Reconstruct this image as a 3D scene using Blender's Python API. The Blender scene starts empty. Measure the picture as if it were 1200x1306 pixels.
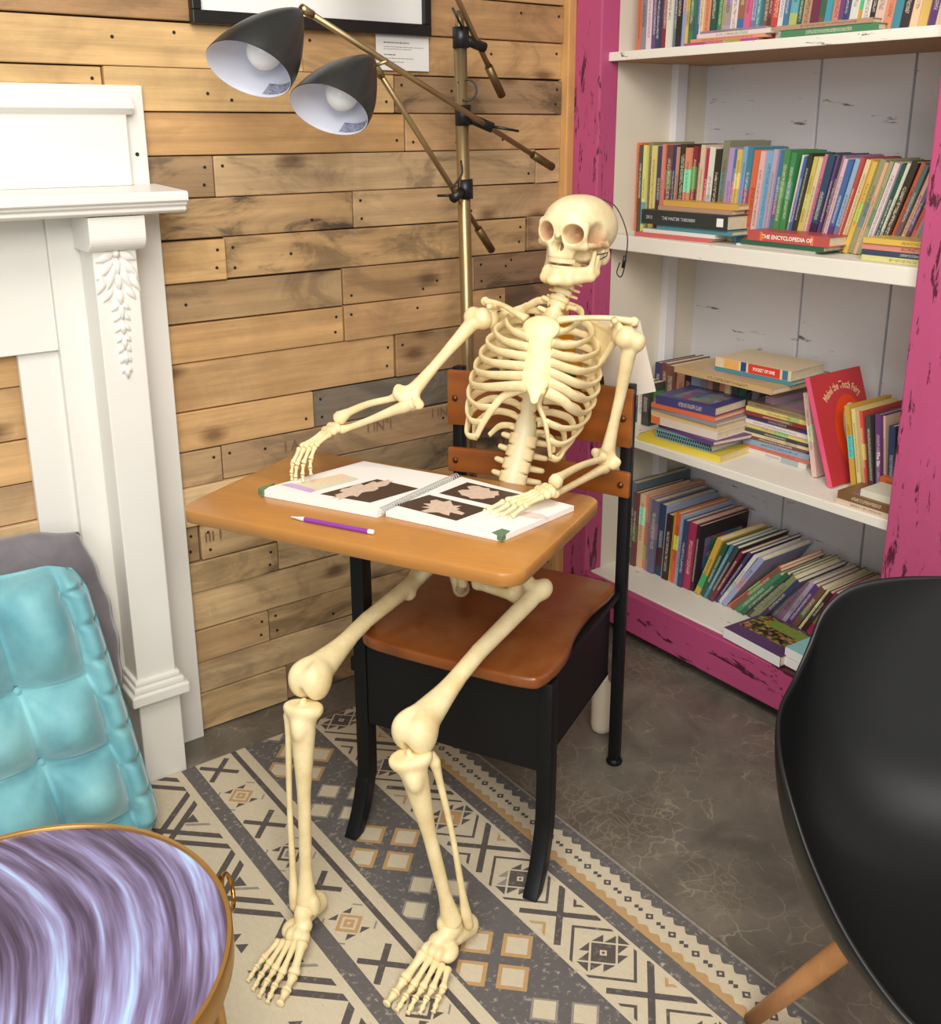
import bpy, bmesh, math, random
import numpy as np
from mathutils import Vector, Matrix
random.seed(7)
SC = bpy.context.scene
COL = SC.collection

# ------------------------------------------------------------------ camera
FPX, CYP = 1309.326, 548.881                      # focal length / principal row for a 1200x1306 frame
CAMH = 1.40
_y, _p, _r = math.radians(36.467), math.radians(16.3886), math.radians(-0.17456)
FW = np.array([math.sin(_y)*math.cos(_p), math.cos(_y)*math.cos(_p), -math.sin(_p)])
RT = np.array([math.cos(_y), -math.sin(_y), 0.0]); UP = np.cross(RT, FW)
RT, UP = math.cos(_r)*RT+math.sin(_r)*UP, -math.sin(_r)*RT+math.cos(_r)*UP
CAM = np.array([0.0, 0.0, CAMH])
cd = bpy.data.cameras.new('camera'); cam = bpy.data.objects.new('camera', cd); COL.objects.link(cam)
cd.sensor_fit = 'HORIZONTAL'; cd.sensor_width = 36.0; cd.lens = FPX/1200*36.0
cd.shift_y = (CYP-653.0)/1200.0; cd.clip_start = 0.02
M = Matrix(((RT[0], UP[0], -FW[0], 0), (RT[1], UP[1], -FW[1], 0), (RT[2], UP[2], -FW[2], CAMH), (0, 0, 0, 1)))
cam.matrix_world = M
SC.camera = cam

# ------------------------------------------------------------------ world, lights, exposure
w = bpy.data.worlds.new('world'); SC.world = w; w.use_nodes = True
bg = w.node_tree.nodes['Background']; bg.inputs[0].default_value = (1.0, 0.97, 0.93, 1); bg.inputs[1].default_value = 0.31
def area(name, loc, size, size_y, power, color, target):
    d = bpy.data.lights.new(name, 'AREA'); d.shape = 'RECTANGLE'; d.size = size; d.size_y = size_y
    d.energy = power; d.color = color
    o = bpy.data.objects.new(name, d); COL.objects.link(o); o.location = loc
    o.rotation_euler = (Vector(target)-Vector(loc)).to_track_quat('-Z', 'Y').to_euler()
    return o
area('ceiling_panel_light', (0.1, 0.55, 2.75), 1.2, 1.2, 48, (1.0, 0.955, 0.89), (0.5, 0.9, 0))
area('ceiling_panel_light', (-0.4, -1.1, 2.45), 1.2, 1.2, 74, (1.0, 0.965, 0.91), (0.9, 1.4, 0.4))
area('window_daylight', (-2.0, -1.0, 1.6), 1.6, 1.6, 44, (0.90, 0.95, 1.0), (1.0, 1.8, 0.6))
SC.view_settings.view_transform = 'Standard'; SC.view_settings.look = 'None'
SC.view_settings.gamma = 1.0; SC.view_settings.use_curve_mapping = False
SC.view_settings.exposure = -0.14
SC.cycles.use_denoising = True

# ------------------------------------------------------------------ helpers: photo point -> point on a real plane
def ray(x, y): return FW+RT*(x-600)/FPX-UP*(y-CYP)/FPX
def onz(x, y, z=0.0):
    d = ray(x, y); return CAM+d*(z-CAM[2])/d[2]
def ony(x, y, Y):
    d = ray(x, y); return CAM+d*(Y-CAM[1])/d[1]
def onx(x, y, X):
    d = ray(x, y); return CAM+d*(X-CAM[0])/d[0]
def at(x, y, dep): return CAM+ray(x, y)*dep
def V(*a): return np.array(a, float)
def unit(v): v = np.asarray(v, float); return v/np.linalg.norm(v)

# ------------------------------------------------------------------ helpers: objects
def props(o, label=None, cat=None, group=None, kind=None):
    if label: o['label'] = label
    if cat: o['category'] = cat
    if group: o['group'] = group
    if kind: o['kind'] = kind
    return o
def empty(name, loc=(0, 0, 0), rz=0.0, label=None, cat=None, group=None):
    o = bpy.data.objects.new(name, None); COL.objects.link(o); o.location = loc; o.rotation_euler = (0, 0, rz)
    o.empty_display_size = 0.05
    return props(o, label, cat, group)
def wmat(o):                                       # world matrix without a depsgraph update
    m = o.matrix_basis.copy()
    return m if o.parent is None else wmat(o.parent) @ o.matrix_parent_inverse @ m
def link(name, me, mats, parent=None, loc=None, rot=None, local=False):
    """link a mesh; meshes given in world coordinates get their origin moved to their middle"""
    o = bpy.data.objects.new(name, me); COL.objects.link(o)
    if mats is not None and len(me.materials) == 0:
        for m in (mats if isinstance(mats, (list, tuple)) else [mats]): me.materials.append(m)
    if loc is None and rot is None and not local and len(me.vertices):
        co = np.empty(len(me.vertices)*3); me.vertices.foreach_get('co', co); co = co.reshape(-1, 3)
        c = (co.min(0)+co.max(0))/2; me.transform(Matrix.Translation(Vector(-c))); o.location = c
        if parent is not None: o.parent = parent; o.matrix_parent_inverse = wmat(parent).inverted()
        return o
    if parent is not None: o.parent = parent
    if loc is not None: o.location = loc
    if rot is not None: o.rotation_euler = rot
    return o
def mesh(name, vs, fs, smooth=False, mi=None):
    me = bpy.data.meshes.new(name); me.from_pydata([tuple(map(float, v)) for v in vs], [], [tuple(f) for f in fs])
    if smooth: me.polygons.foreach_set('use_smooth', [True]*len(me.polygons))
    if mi is not None: me.polygons.foreach_set('material_index', mi)
    me.update(); return me
class MB:
    """collects simple solids into one mesh"""
    def __init__(s): s.v = []; s.f = []; s.m = []
    def add(s, vs, fs, mi=0):
        n = len(s.v); s.v += [tuple(map(float, v)) for v in vs]; s.f += [tuple(i+n for i in f) for f in fs]; s.m += [mi]*len(fs); return s
    def box(s, a, b, mi=0, fr=None):
        x0, y0, z0 = a; x1, y1, z1 = b
        vs = [(x, y, z) for z in (z0, z1) for y in (y0, y1) for x in (x0, x1)]
        if fr is not None: vs = [fr(v) for v in vs]
        return s.add(vs, [(0, 2, 3, 1), (4, 5, 7, 6), (0, 1, 5, 4), (2, 6, 7, 3), (0, 4, 6, 2), (1, 3, 7, 5)], mi)
    def prism(s, poly, z0, z1, fr=None, mi=0):
        n = len(poly); vs = [(p[0], p[1], z0) for p in poly]+[(p[0], p[1], z1) for p in poly]
        if fr is not None: vs = [fr(v) for v in vs]
        return s.add(vs, [tuple(reversed(range(n))), tuple(range(n, 2*n))]+[(i, (i+1) % n, n+(i+1) % n, n+i) for i in range(n)], mi)
    def tube(s, pts, radii, n=10, flat=None, cap=True, mi=0):
        vs, fs = sweep(pts, radii, n, flat, cap); return s.add(vs, fs, mi)
    def build(s, name, mats, parent=None, smooth=False, bevel=0.0, seg=2, loc=None, rot=None, angle=None, local=False):
        me = mesh(name, s.v, s.f, smooth, s.m)
        bm = bmesh.new(); bm.from_mesh(me)
        if bevel > 0:
            es = [e for e in bm.edges if len(e.link_faces) == 2 and e.calc_face_angle(0) > 0.5]
            bmesh.ops.bevel(bm, geom=es, offset=bevel, segments=seg, profile=0.5, affect='EDGES', clamp_overlap=True)
        bmesh.ops.recalc_face_normals(bm, faces=bm.faces); bm.to_mesh(me); bm.free()
        if angle is not None:
            me.polygons.foreach_set('use_smooth', [True]*len(me.polygons)); me.set_sharp_from_angle(angle=angle)
        return link(name, me, mats, parent, loc, rot, local)
def catmull(P, n=6, closed=False):
    P = [np.asarray(p, float) for p in P]; out = []
    m = len(P); rng = m if closed else m-1
    for i in range(rng):
        p0 = P[(i-1) % m] if (closed or i > 0) else 2*P[0]-P[1]
        p1 = P[i]; p2 = P[(i+1) % m]; p3 = P[(i+2) % m] if (closed or i+2 < m) else 2*P[-1]-P[-2]
        for k in range(n):
            t = k/n; out.append(0.5*((2*p1)+(-p0+p2)*t+(2*p0-5*p1+4*p2-p3)*t*t+(-p0+3*p1-3*p2+p3)*t**3))
    if not closed: out.append(P[-1])
    return out
def sweep(pts, radii, n=10, flat=None, cap=True, closed=False, up=None):
    """tube along a polyline; flat = (a, b) scales the two cross-section axes"""
    P = np.asarray(pts, float); m = len(P)
    if np.isscalar(radii): radii = [radii]*m
    T = np.gradient(P, axis=0) if not closed else np.roll(P, -1, 0)-np.roll(P, 1, 0)
    T /= np.linalg.norm(T, axis=1)[:, None]+1e-12
    u0 = np.array([0, 0, 1.0]) if up is None else np.asarray(up, float)
    if abs(T[0]@u0) > 0.95: u0 = np.array([1.0, 0, 0])
    N = u0-T[0]*(u0@T[0]); N /= np.linalg.norm(N)
    fa, fb = flat if flat else (1, 1); vs = []
    for i in range(m):
        N = N-T[i]*(N@T[i]); N /= np.linalg.norm(N)+1e-12; B = np.cross(T[i], N)
        for k in range(n):
            a = 2*math.pi*k/n; vs.append(P[i]+radii[i]*(fa*math.cos(a)*N+fb*math.sin(a)*B))
    fs = []
    for i in range(m if closed else m-1):
        j = (i+1) % m
        for k in range(n): fs.append((i*n+k, i*n+(k+1) % n, j*n+(k+1) % n, j*n+k))
    if cap and not closed:
        fs.append(tuple(reversed(range(n)))); fs.append(tuple((m-1)*n+k for k in range(n)))
    return vs, fs
def tube_obj(name, pts, radii, mat, parent=None, n=10, flat=None, closed=False, up=None):
    vs, fs = sweep(pts, radii, n, flat, True, closed, up); return link(name, mesh(name, vs, fs, True), mat, parent)
def lathe(prof, n=32, origin=(0, 0, 0), axis=(0, 0, 1)):
    """prof: (r, h) list, swept about axis from origin"""
    a = unit(axis); t = np.array([1.0, 0, 0]) if abs(a[0]) < 0.9 else np.array([0, 1.0, 0])
    e1 = unit(np.cross(a, t)); e2 = np.cross(a, e1); o = np.asarray(origin, float); vs = []; fs = []
    for r, h in prof:
        for k in range(n):
            q = 2*math.pi*k/n; vs.append(o+a*h+r*(math.cos(q)*e1+math.sin(q)*e2))
    for i in range(len(prof)-1):
        for k in range(n): fs.append((i*n+k, i*n+(k+1) % n, (i+1)*n+(k+1) % n, (i+1)*n+k))
    return vs, fs
def lathe_obj(name, prof, mat, parent=None, n=32, origin=(0, 0, 0), axis=(0, 0, 1), angle=0.7):
    vs, fs = lathe(prof, n, origin, axis); b = MB(); b.add(vs, fs); return b.build(name, mat, parent, angle=angle)
def rrect(x0, y0, x1, y1, r, n=6):
    out = []
    for cx, cy, a0 in ((x1-r, y1-r, 0), (x0+r, y1-r, 90), (x0+r, y0+r, 180), (x1-r, y0+r, 270)):
        for k in range(n+1):
            a = math.radians(a0+90*k/n); out.append((cx+r*math.cos(a), cy+r*math.sin(a)))
    return out
def frame(o, ex, ey, ez=(0, 0, 1)):
    o = np.asarray(o, float); ex, ey, ez = map(lambda q: np.asarray(q, float), (ex, ey, ez))
    return lambda v: o+ex*v[0]+ey*v[1]+ez*v[2]
def text_mesh(s, size, name='lettering', bold=0.0):
    cu = bpy.data.curves.new('t', 'FONT'); cu.body = s; cu.size = size; cu.align_x = 'CENTER'; cu.align_y = 'CENTER'; cu.offset = bold; cu.resolution_u = 2
    o = bpy.data.objects.new('t', cu); COL.objects.link(o)
    dg = bpy.context.evaluated_depsgraph_get(); me = bpy.data.meshes.new_from_object(o.evaluated_get(dg))
    bpy.data.objects.remove(o); bpy.data.curves.remove(cu); me.name = name; return me
def text_obj(s, size, mat, parent, origin, ex, ey, name='lettering', bold=0.0):
    me = text_mesh(s, size, name, bold); f = frame(origin, unit(ex), unit(ey), np.cross(unit(ex), unit(ey)))
    for v in me.vertices: v.co = Vector(f(v.co))
    me.materials.clear(); me.update(); return link(name, me, mat, parent)

# ------------------------------------------------------------------ helpers: smooth solids (distance field -> mesh)
def sd_cone(p, a, b, ra, rb):
    a = np.asarray(a, float); b = np.asarray(b, float); ba = b-a; pa = p-a
    h = np.clip((pa@ba)/(ba@ba), 0, 1); return np.linalg.norm(pa-h[..., None]*ba, axis=-1)-(ra+(rb-ra)*h)
def sd_ell(p, c, r):
    r = np.asarray(r, float); q = p-np.asarray(c, float)
    k0 = np.linalg.norm(q/r, axis=-1); k1 = np.linalg.norm(q/(r*r), axis=-1)+1e-9; return k0*(k0-1)/k1
def smin(a, b, k):
    h = np.clip(k-np.abs(a-b), 0, None)/k; return np.minimum(a, b)-h*h*k*0.25
def smax(a, b, k): return -smin(-a, -b, k)
def surfnet(fn, lo, hi, h):
    lo = np.asarray(lo, float); hi = np.asarray(hi, float); n = np.ceil((hi-lo)/h).astype(int)+1
    g = np.stack(np.meshgrid(*[lo[i]+h*np.arange(n[i]) for i in range(3)], indexing='ij'), -1)
    f = fn(g); ins = f < 0; c = n-1
    acc = np.zeros((*c, 3)); cnt = np.zeros(c)
    idx = [(0, 0, 0), (1, 0, 0), (0, 1, 0), (1, 1, 0), (0, 0, 1), (1, 0, 1), (0, 1, 1), (1, 1, 1)]
    sl = lambda o: tuple(slice(o[i], o[i]+c[i]) for i in range(3))
    for a in range(8):
        for ax in range(3):
            if idx[a][ax]: continue
            b = list(idx[a]); b[ax] = 1
            fa, fb = f[sl(idx[a])], f[sl(b)]; m = (fa < 0) != (fb < 0)
            t = np.where(m, fa/(fa-fb+1e-30), 0)
            q = np.array(idx[a], float)[None]*np.ones((*c, 1)); q[..., ax] += t
            acc += q*m[..., None]; cnt += m
    on = cnt > 0; ids = -np.ones(c, int); ids[on] = np.arange(on.sum())
    pos = np.argwhere(on)+acc[on]/cnt[on][:, None]; vs = lo+pos*h
    fs = []
    for ax in range(3):
        u, v = (ax+1) % 3, (ax+2) % 3
        A = [slice(None)]*3; B = [slice(None)]*3; A[ax] = slice(0, -1); B[ax] = slice(1, None)
        s = ins[tuple(A)] != ins[tuple(B)]; e = np.argwhere(s)
        e = e[(e[:, u] > 0) & (e[:, v] > 0) & (e[:, u] < c[u]) & (e[:, v] < c[v])]
        if not len(e): continue
        def gid(du, dv):
            q = e.copy(); q[:, u] += du; q[:, v] += dv; return ids[q[:, 0], q[:, 1], q[:, 2]]
        Q = np.stack([gid(-1, -1), gid(0, -1), gid(0, 0), gid(-1, 0)], 1)
        flip = ~ins[e[:, 0], e[:, 1], e[:, 2]]; Q[flip] = Q[flip][:, ::-1]; fs.append(Q)
    return vs, np.concatenate(fs)
def sdf_mesh(name, fn, lo, hi, h, fr=None):
    vs, fs = surfnet(fn, lo, hi, h)
    if fr is not None:
        o, ex, ey, ez = fr; vs = np.asarray(o)+vs[:, :1]*ex+vs[:, 1:2]*ey+vs[:, 2:]*ez
    return mesh(name, vs.tolist(), fs.tolist(), True)

# ------------------------------------------------------------------ materials
def lin(c):
    return tuple(((x/255)/12.92 if x/255 <= 0.04045 else ((x/255+0.055)/1.055)**2.4) for x in c)
MATS = {}
class NT:
    def __init__(s, name):
        s.m = bpy.data.materials.new(name); s.m.use_nodes = True; s.t = s.m.node_tree; s.b = s.t.nodes['Principled BSDF']
    def n(s, typ, **kw):
        q = s.t.nodes.new(typ)
        for k, v in kw.items(): setattr(q, k, v)
        return q
    def l(s, a, b): s.t.links.new(a, b)
    def val(s, sock, v):
        if hasattr(v, 'is_linked') or hasattr(v, 'links'): s.l(v, sock)
        else: sock.default_value = v
    def math(s, op, a, b=0.0, c=None):
        q = s.n('ShaderNodeMath', operation=op); s.val(q.inputs[0], a); s.val(q.inputs[1], b)
        if c is not None: s.val(q.inputs[2], c)
        return q.outputs[0]
    def mix(s, f, a, b, mode='MIX'):
        q = s.n('ShaderNodeMix', data_type='RGBA', blend_type=mode); s.val(q.inputs[0], f)
        for sock, v in ((q.inputs[6], a), (q.inputs[7], b)):
            if isinstance(v, tuple): sock.default_value = (*v[:3], 1)
            else: s.l(v, sock)
        return q.outputs[2]
    def coords(s, kind='Object', scale=(1, 1, 1), rand=0.0, loc=(0, 0, 0)):
        tc = s.n('ShaderNodeTexCoord').outputs[kind]
        mp = s.n('ShaderNodeMapping'); s.l(tc, mp.inputs[0]); mp.inputs['Scale'].default_value = scale; mp.inputs['Location'].default_value = loc
        o = mp.outputs[0]
        if rand:
            oi = s.n('ShaderNodeObjectInfo'); vm = s.n('ShaderNodeVectorMath', operation='MULTIPLY_ADD')
            cx = s.n('ShaderNodeCombineXYZ'); r = oi.outputs['Random']
            s.l(r, cx.inputs[0]); s.l(s.math('MULTIPLY', r, 7.3), cx.inputs[1]); s.l(s.math('MULTIPLY', r, 3.1), cx.inputs[2])
            s.l(cx.outputs[0], vm.inputs[0]); vm.inputs[1].default_value = (rand, rand, rand); s.l(o, vm.inputs[2]); o = vm.outputs[0]
        return o
    def noise(s, co, scale, detail=4, rough=0.55, dist=0.0):
        q = s.n('ShaderNodeTexNoise'); s.l(co, q.inputs['Vector']); q.inputs['Scale'].default_value = scale
        q.inputs['Detail'].default_value = detail; q.inputs['Roughness'].default_value = rough; q.inputs['Distortion'].default_value = dist
        return q.outputs['Fac']
    def ramp(s, f, a, b, v0=0.0, v1=1.0):
        q = s.n('ShaderNodeMapRange'); s.l(f, q.inputs[0]); q.inputs[1].default_value = a; q.inputs[2].default_value = b
        q.inputs[3].default_value = v0; q.inputs[4].default_value = v1; return q.outputs[0]
    def bump(s, h, strength=0.2, dist=0.002):
        q = s.n('ShaderNodeBump'); s.l(h, q.inputs['Height']); q.inputs['Strength'].default_value = strength; q.inputs['Distance'].default_value = dist
        s.l(q.outputs[0], s.b.inputs['Normal'])
    def done(s, col=None, rough=0.5, metal=0.0, spec=None, coat=None):
        if col is not None:
            if isinstance(col, tuple): s.b.inputs['Base Color'].default_value = (*col[:3], 1)
            else: s.l(col, s.b.inputs['Base Color'])
        s.val(s.b.inputs['Roughness'], rough); s.b.inputs['Metallic'].default_value = metal
        if spec is not None: s.b.inputs['Specular IOR Level'].default_value = spec
        if coat: s.b.inputs['Coat Weight'].default_value = coat; s.b.inputs['Coat Roughness'].default_value = 0.15
        return s.m
def flat(name, rgb, rough=0.5, metal=0.0, var=0.08, scale=30, spec=None, bump=0.0, coat=None):
    """plain surface with faint procedural mottling"""
    if name in MATS: return MATS[name]
    t = NT(name); co = t.coords('Object', rand=5.0); f = t.noise(co, scale, 3)
    c = lin(rgb); dk = tuple(x*(1-var) for x in c); lt = tuple(min(1, x*(1+var)) for x in c)
    col = t.mix(f, dk, lt)
    if bump: t.bump(f, bump, 0.002)
    MATS[name] = t.done(col, rough, metal, spec, coat); return MATS[name]

# ---- shared surface materials
def objcol_wood(name, grain=1.0, rough=0.62, coat=None, axis=0, rough_sawn=False):
    """sawn wood; base tone from the board's own colour, alpha = how weathered the board is"""
    t = NT(name); oi = t.n('ShaderNodeObjectInfo'); base = oi.outputs['Color']; wx = oi.outputs['Alpha']
    sc = [11, 11, 11]; sc[axis] = 1.1
    co = t.coords('Object', tuple(sc), rand=40.0); sc2 = [40, 40, 40]; sc2[axis] = 1.6; co2 = t.coords('Object', tuple(sc2), rand=40.0)
    g = t.noise(co, 1.0, 5, 0.6, 0.8); fine = t.noise(co2, 2.0, 3, 0.7, 0.3)
    big = t.coords('Object', (1, 1, 1), rand=30.0); blot = t.noise(big, 5.0, 4, 0.6, 1.2)
    wv = t.n('ShaderNodeTexWave', wave_type='BANDS', bands_direction='Z' if axis != 2 else 'X'); t.l(co, wv.inputs[0]); wv.inputs['Scale'].default_value = 0.55; wv.inputs['Distortion'].default_value = 5.0; wv.inputs['Detail'].default_value = 2.0; wv.inputs['Detail Scale'].default_value = 0.6
    f = t.math('MULTIPLY_ADD', wv.outputs['Fac'], 0.08 if rough_sawn else 0.30, t.math('MULTIPLY', g, 0.75))
    f = t.math('MULTIPLY_ADD', fine, 0.55 if rough_sawn else 0.30, f)
    f = t.ramp(f, 0.46, 0.92, 0.66, 1.16) if rough_sawn else t.ramp(f, 0.35, 1.0, 0.66, 1.12)
    br = t.n('ShaderNodeVectorMath', operation='SCALE'); t.l(base, br.inputs[0]); t.l(f, br.inputs['Scale'])
    warm = t.mix(t.ramp(blot, 0.42, 0.72), br.outputs[0], t.mix(0.35, br.outputs[0], lin((150, 108, 66))))
    # knots
    sk = [9, 9, 9]; sk[axis] = 5.0; ck = t.coords('Object', tuple(sk), rand=50.0); sx_ = t.n('ShaderNodeSeparateXYZ'); t.l(ck, sx_.inputs[0]); cb_ = t.n('ShaderNodeCombineXYZ'); t.l(sx_.outputs[0], cb_.inputs[0]); t.l(sx_.outputs[2 if rough_sawn else 1], cb_.inputs[1])
    vo = t.n('ShaderNodeTexVoronoi', feature='F1', voronoi_dimensions='2D'); t.l(cb_.outputs[0], vo.inputs['Vector']); vo.inputs['Scale'].default_value = 0.62
    pick = t.math('GREATER_THAN', t.n('ShaderNodeSeparateColor').outputs[0], 0.5)
    sep = [n for n in t.t.nodes if n.bl_idname == 'ShaderNodeSeparateColor'][0]; t.l(vo.outputs['Color'], sep.inputs[0])
    kn = t.math('MULTIPLY', t.ramp(t.math('MULTIPLY_ADD', fine, .10, vo.outputs['Distance']), 0.09, 0.19, 1.0, 0.0), pick)
    c = t.mix(t.math('MULTIPLY', kn, 0.72), warm, lin((82, 50, 26)))
    # weather stain
    sw = [3.2, 3.2, 3.2]; sw[axis] = 1.3; cs = t.coords('Object', tuple(sw), rand=60.0); st = t.noise(cs, 2.4, 6, 0.66, 1.6)
    sm = t.math('MULTIPLY', t.math('MULTIPLY_ADD', t.ramp(st, 0.50, 0.60), .55, t.math('MULTIPLY', t.ramp(st, 0.42, 0.70), .45)), wx)
    c = t.mix(sm, c, lin((62, 52, 42)))
    t.bump(t.math('ADD', fine, t.math('MULTIPLY', g, 0.6)), 0.25*grain, 0.0015)
    return t.done(c, rough, coat=coat)
M_PLANK = objcol_wood('plank_wood', rough_sawn=True)
def painted(name, rgb, under, amount, rough=0.55, stretch=(1, 1, 1), scale=9, var=0.10):
    """worn paint: scratches and chips that show what is under it"""
    t = NT(name); co = t.coords('Object', stretch, rand=9.0); n1 = t.noise(co, scale, 6, 0.7, 0.4); n2 = t.noise(co, scale*0.22, 3)
    m = t.ramp(t.math('MULTIPLY_ADD', n2, 0.35, n1), 0.93-amount, 0.97-amount)
    f = t.noise(co, scale*0.5, 4); c = lin(rgb)
    body = t.mix(f, tuple(x*(1-var) for x in c), tuple(min(1, x*(1+var)) for x in c))
    col = t.mix(m, body, lin(under)); t.bump(t.math('SUBTRACT', n1, m), 0.18, 0.002)
    return t.done(col, rough)
M_PINK = painted('pink_worn_paint', (186, 79, 122), (88, 28, 48), 0.178, 0.55, (3.2, 3.2, 0.6), 15)
M_PINKK = painted('pink_kick_paint', (184, 75, 120), (74, 22, 38), 0.190, 0.55, (3.2, 0.7, 3.2), 8)
M_SHELF = painted('white_worn_paint', (238, 233, 219), (88, 76, 66), 0.105, 0.5, (2.2, 0.8, 4.0), 11, 0.04)
M_BACKB = painted('grey_white_back_paint', (228, 226, 227), (110, 104, 104), 0.10, 0.6, (1, 0.8, 5.0), 7, 0.05)
M_SIDEP = painted('cream_side_paint', (224, 214, 194), (120, 110, 92), 0.03, 0.6, (1, 1, 1), 6, 0.04)
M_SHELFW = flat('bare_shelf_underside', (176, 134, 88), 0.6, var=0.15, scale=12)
M_WHITE = flat('white_gloss_paint', (230, 227, 219), 0.34, var=0.02, scale=8)
M_GAP = flat('dark_backing', (46, 32, 22), 0.9, var=0.2)
M_BLACKM = flat('black_painted_metal', (11, 12, 15), 0.48, 0.0, var=0.15, scale=40, spec=0.3)
M_BLKFRAME = flat('black_frame_paint', (22, 20, 19), 0.4)
M_PAPER = flat('white_paper', (240, 238, 232), 0.7, var=0.015)
M_PAGES = None
def pages_mat():
    t = NT('book_pages'); co = t.coords('Object', (1, 1, 1), rand=3.0); f = t.noise(co, 60, 2); big = t.noise(co, 3, 2)
    c = t.mix(f, lin((206, 188, 152)), lin((240, 228, 200))); return t.done(t.mix(t.math('MULTIPLY', big, 0.35), c, lin((186, 160, 120))), 0.85)
M_PAGES = pages_mat()
M_PRINT = flat('dark_print', (52, 46, 44), 0.7, var=0.05)
M_WPRINT = flat('light_print', (240, 232, 214), 0.6, var=0.02)

# ================================================================== THE SETTING
WALLY = 2.158
def floor_mat():
    t = NT('stained_crackle_concrete'); co = t.coords('Object', (1, 1, 1)); wn = t.n('ShaderNodeTexNoise'); t.l(co, wn.inputs['Vector']); wn.inputs['Scale'].default_value = 9; wn.inputs['Detail'].default_value = 4
    vm = t.n('ShaderNodeVectorMath', operation='MULTIPLY_ADD'); t.l(wn.outputs['Color'], vm.inputs[0]); vm.inputs[1].default_value = (0.09, 0.09, 0.09); t.l(co, vm.inputs[2])
    vo = t.n('ShaderNodeTexVoronoi', feature='DISTANCE_TO_EDGE'); t.l(vm.outputs[0], vo.inputs['Vector']); vo.inputs['Scale'].default_value = 17
    vo2 = t.n('ShaderNodeTexVoronoi', feature='DISTANCE_TO_EDGE'); t.l(vm.outputs[0], vo2.inputs['Vector']); vo2.inputs['Scale'].default_value = 37
    patch = t.noise(co, 3.1, 4, 0.6); fine = t.noise(co, 42, 5, 0.65); mid = t.noise(co, 6.5, 5, 0.6, 0.6)
    ln = t.ramp(vo.outputs['Distance'], 0.006, 0.032, 1, 0); ln = t.math('MULTIPLY', ln, t.ramp(t.noise(co, 13.0, 4), 0.46, 0.62))
    ln2 = t.math('MULTIPLY', t.ramp(vo2.outputs['Distance'], 0.02, 0.07, 0.55, 0), t.ramp(patch, 0.50, 0.62))
    body = t.mix(t.ramp(mid, 0.3, 0.7), lin((94, 88, 79)), lin((134, 126, 112))); body = t.mix(t.ramp(patch, 0.55, 0.75, 0, 0.5), body, lin((92, 70, 52)))
    body = t.mix(t.math('MULTIPLY', fine, 0.35), body, lin((70, 66, 58)))
    c = t.mix(t.math('MULTIPLY', t.math('MAXIMUM', ln, ln2), 0.36), body, lin((186, 174, 148)))
    t.bump(t.math('MULTIPLY_ADD', ln, 0.5, fine), 0.10, 0.002); return t.done(c, t.ramp(mid, 0.2, 0.8, 0.30, 0.46))
fl = MB().box((-2.6, -2.4, -0.05), (3.0, 2.4, 0.0)).build('floor', floor_mat()); props(fl, kind='structure', label='grey-brown crackled concrete floor')
wb = MB().box((-2.6, WALLY, -0.02), (2.5, WALLY+0.09, 2.7)).build('wall_back', M_GAP); props(wb, kind='structure', label='wall clad in reclaimed pallet boards')
wr = MB().box((2.40, -2.4, -0.02), (2.48, WALLY, 2.7)).build('wall_right', flat('plain_wall_paint', (214, 208, 198), 0.8, var=0.03)); props(wr, kind='structure', label='plain wall behind the pink bookcase')
ZR = [0.004, .1008, .1834, .266, .364, .44, .529, .6225, .7056, .797, .907, .994, 1.0827, 1.174, 1.26, 1.347, 1.4345, 1.5204, 1.61, 1.70, 1.79, 1.88, 1.97]
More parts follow.
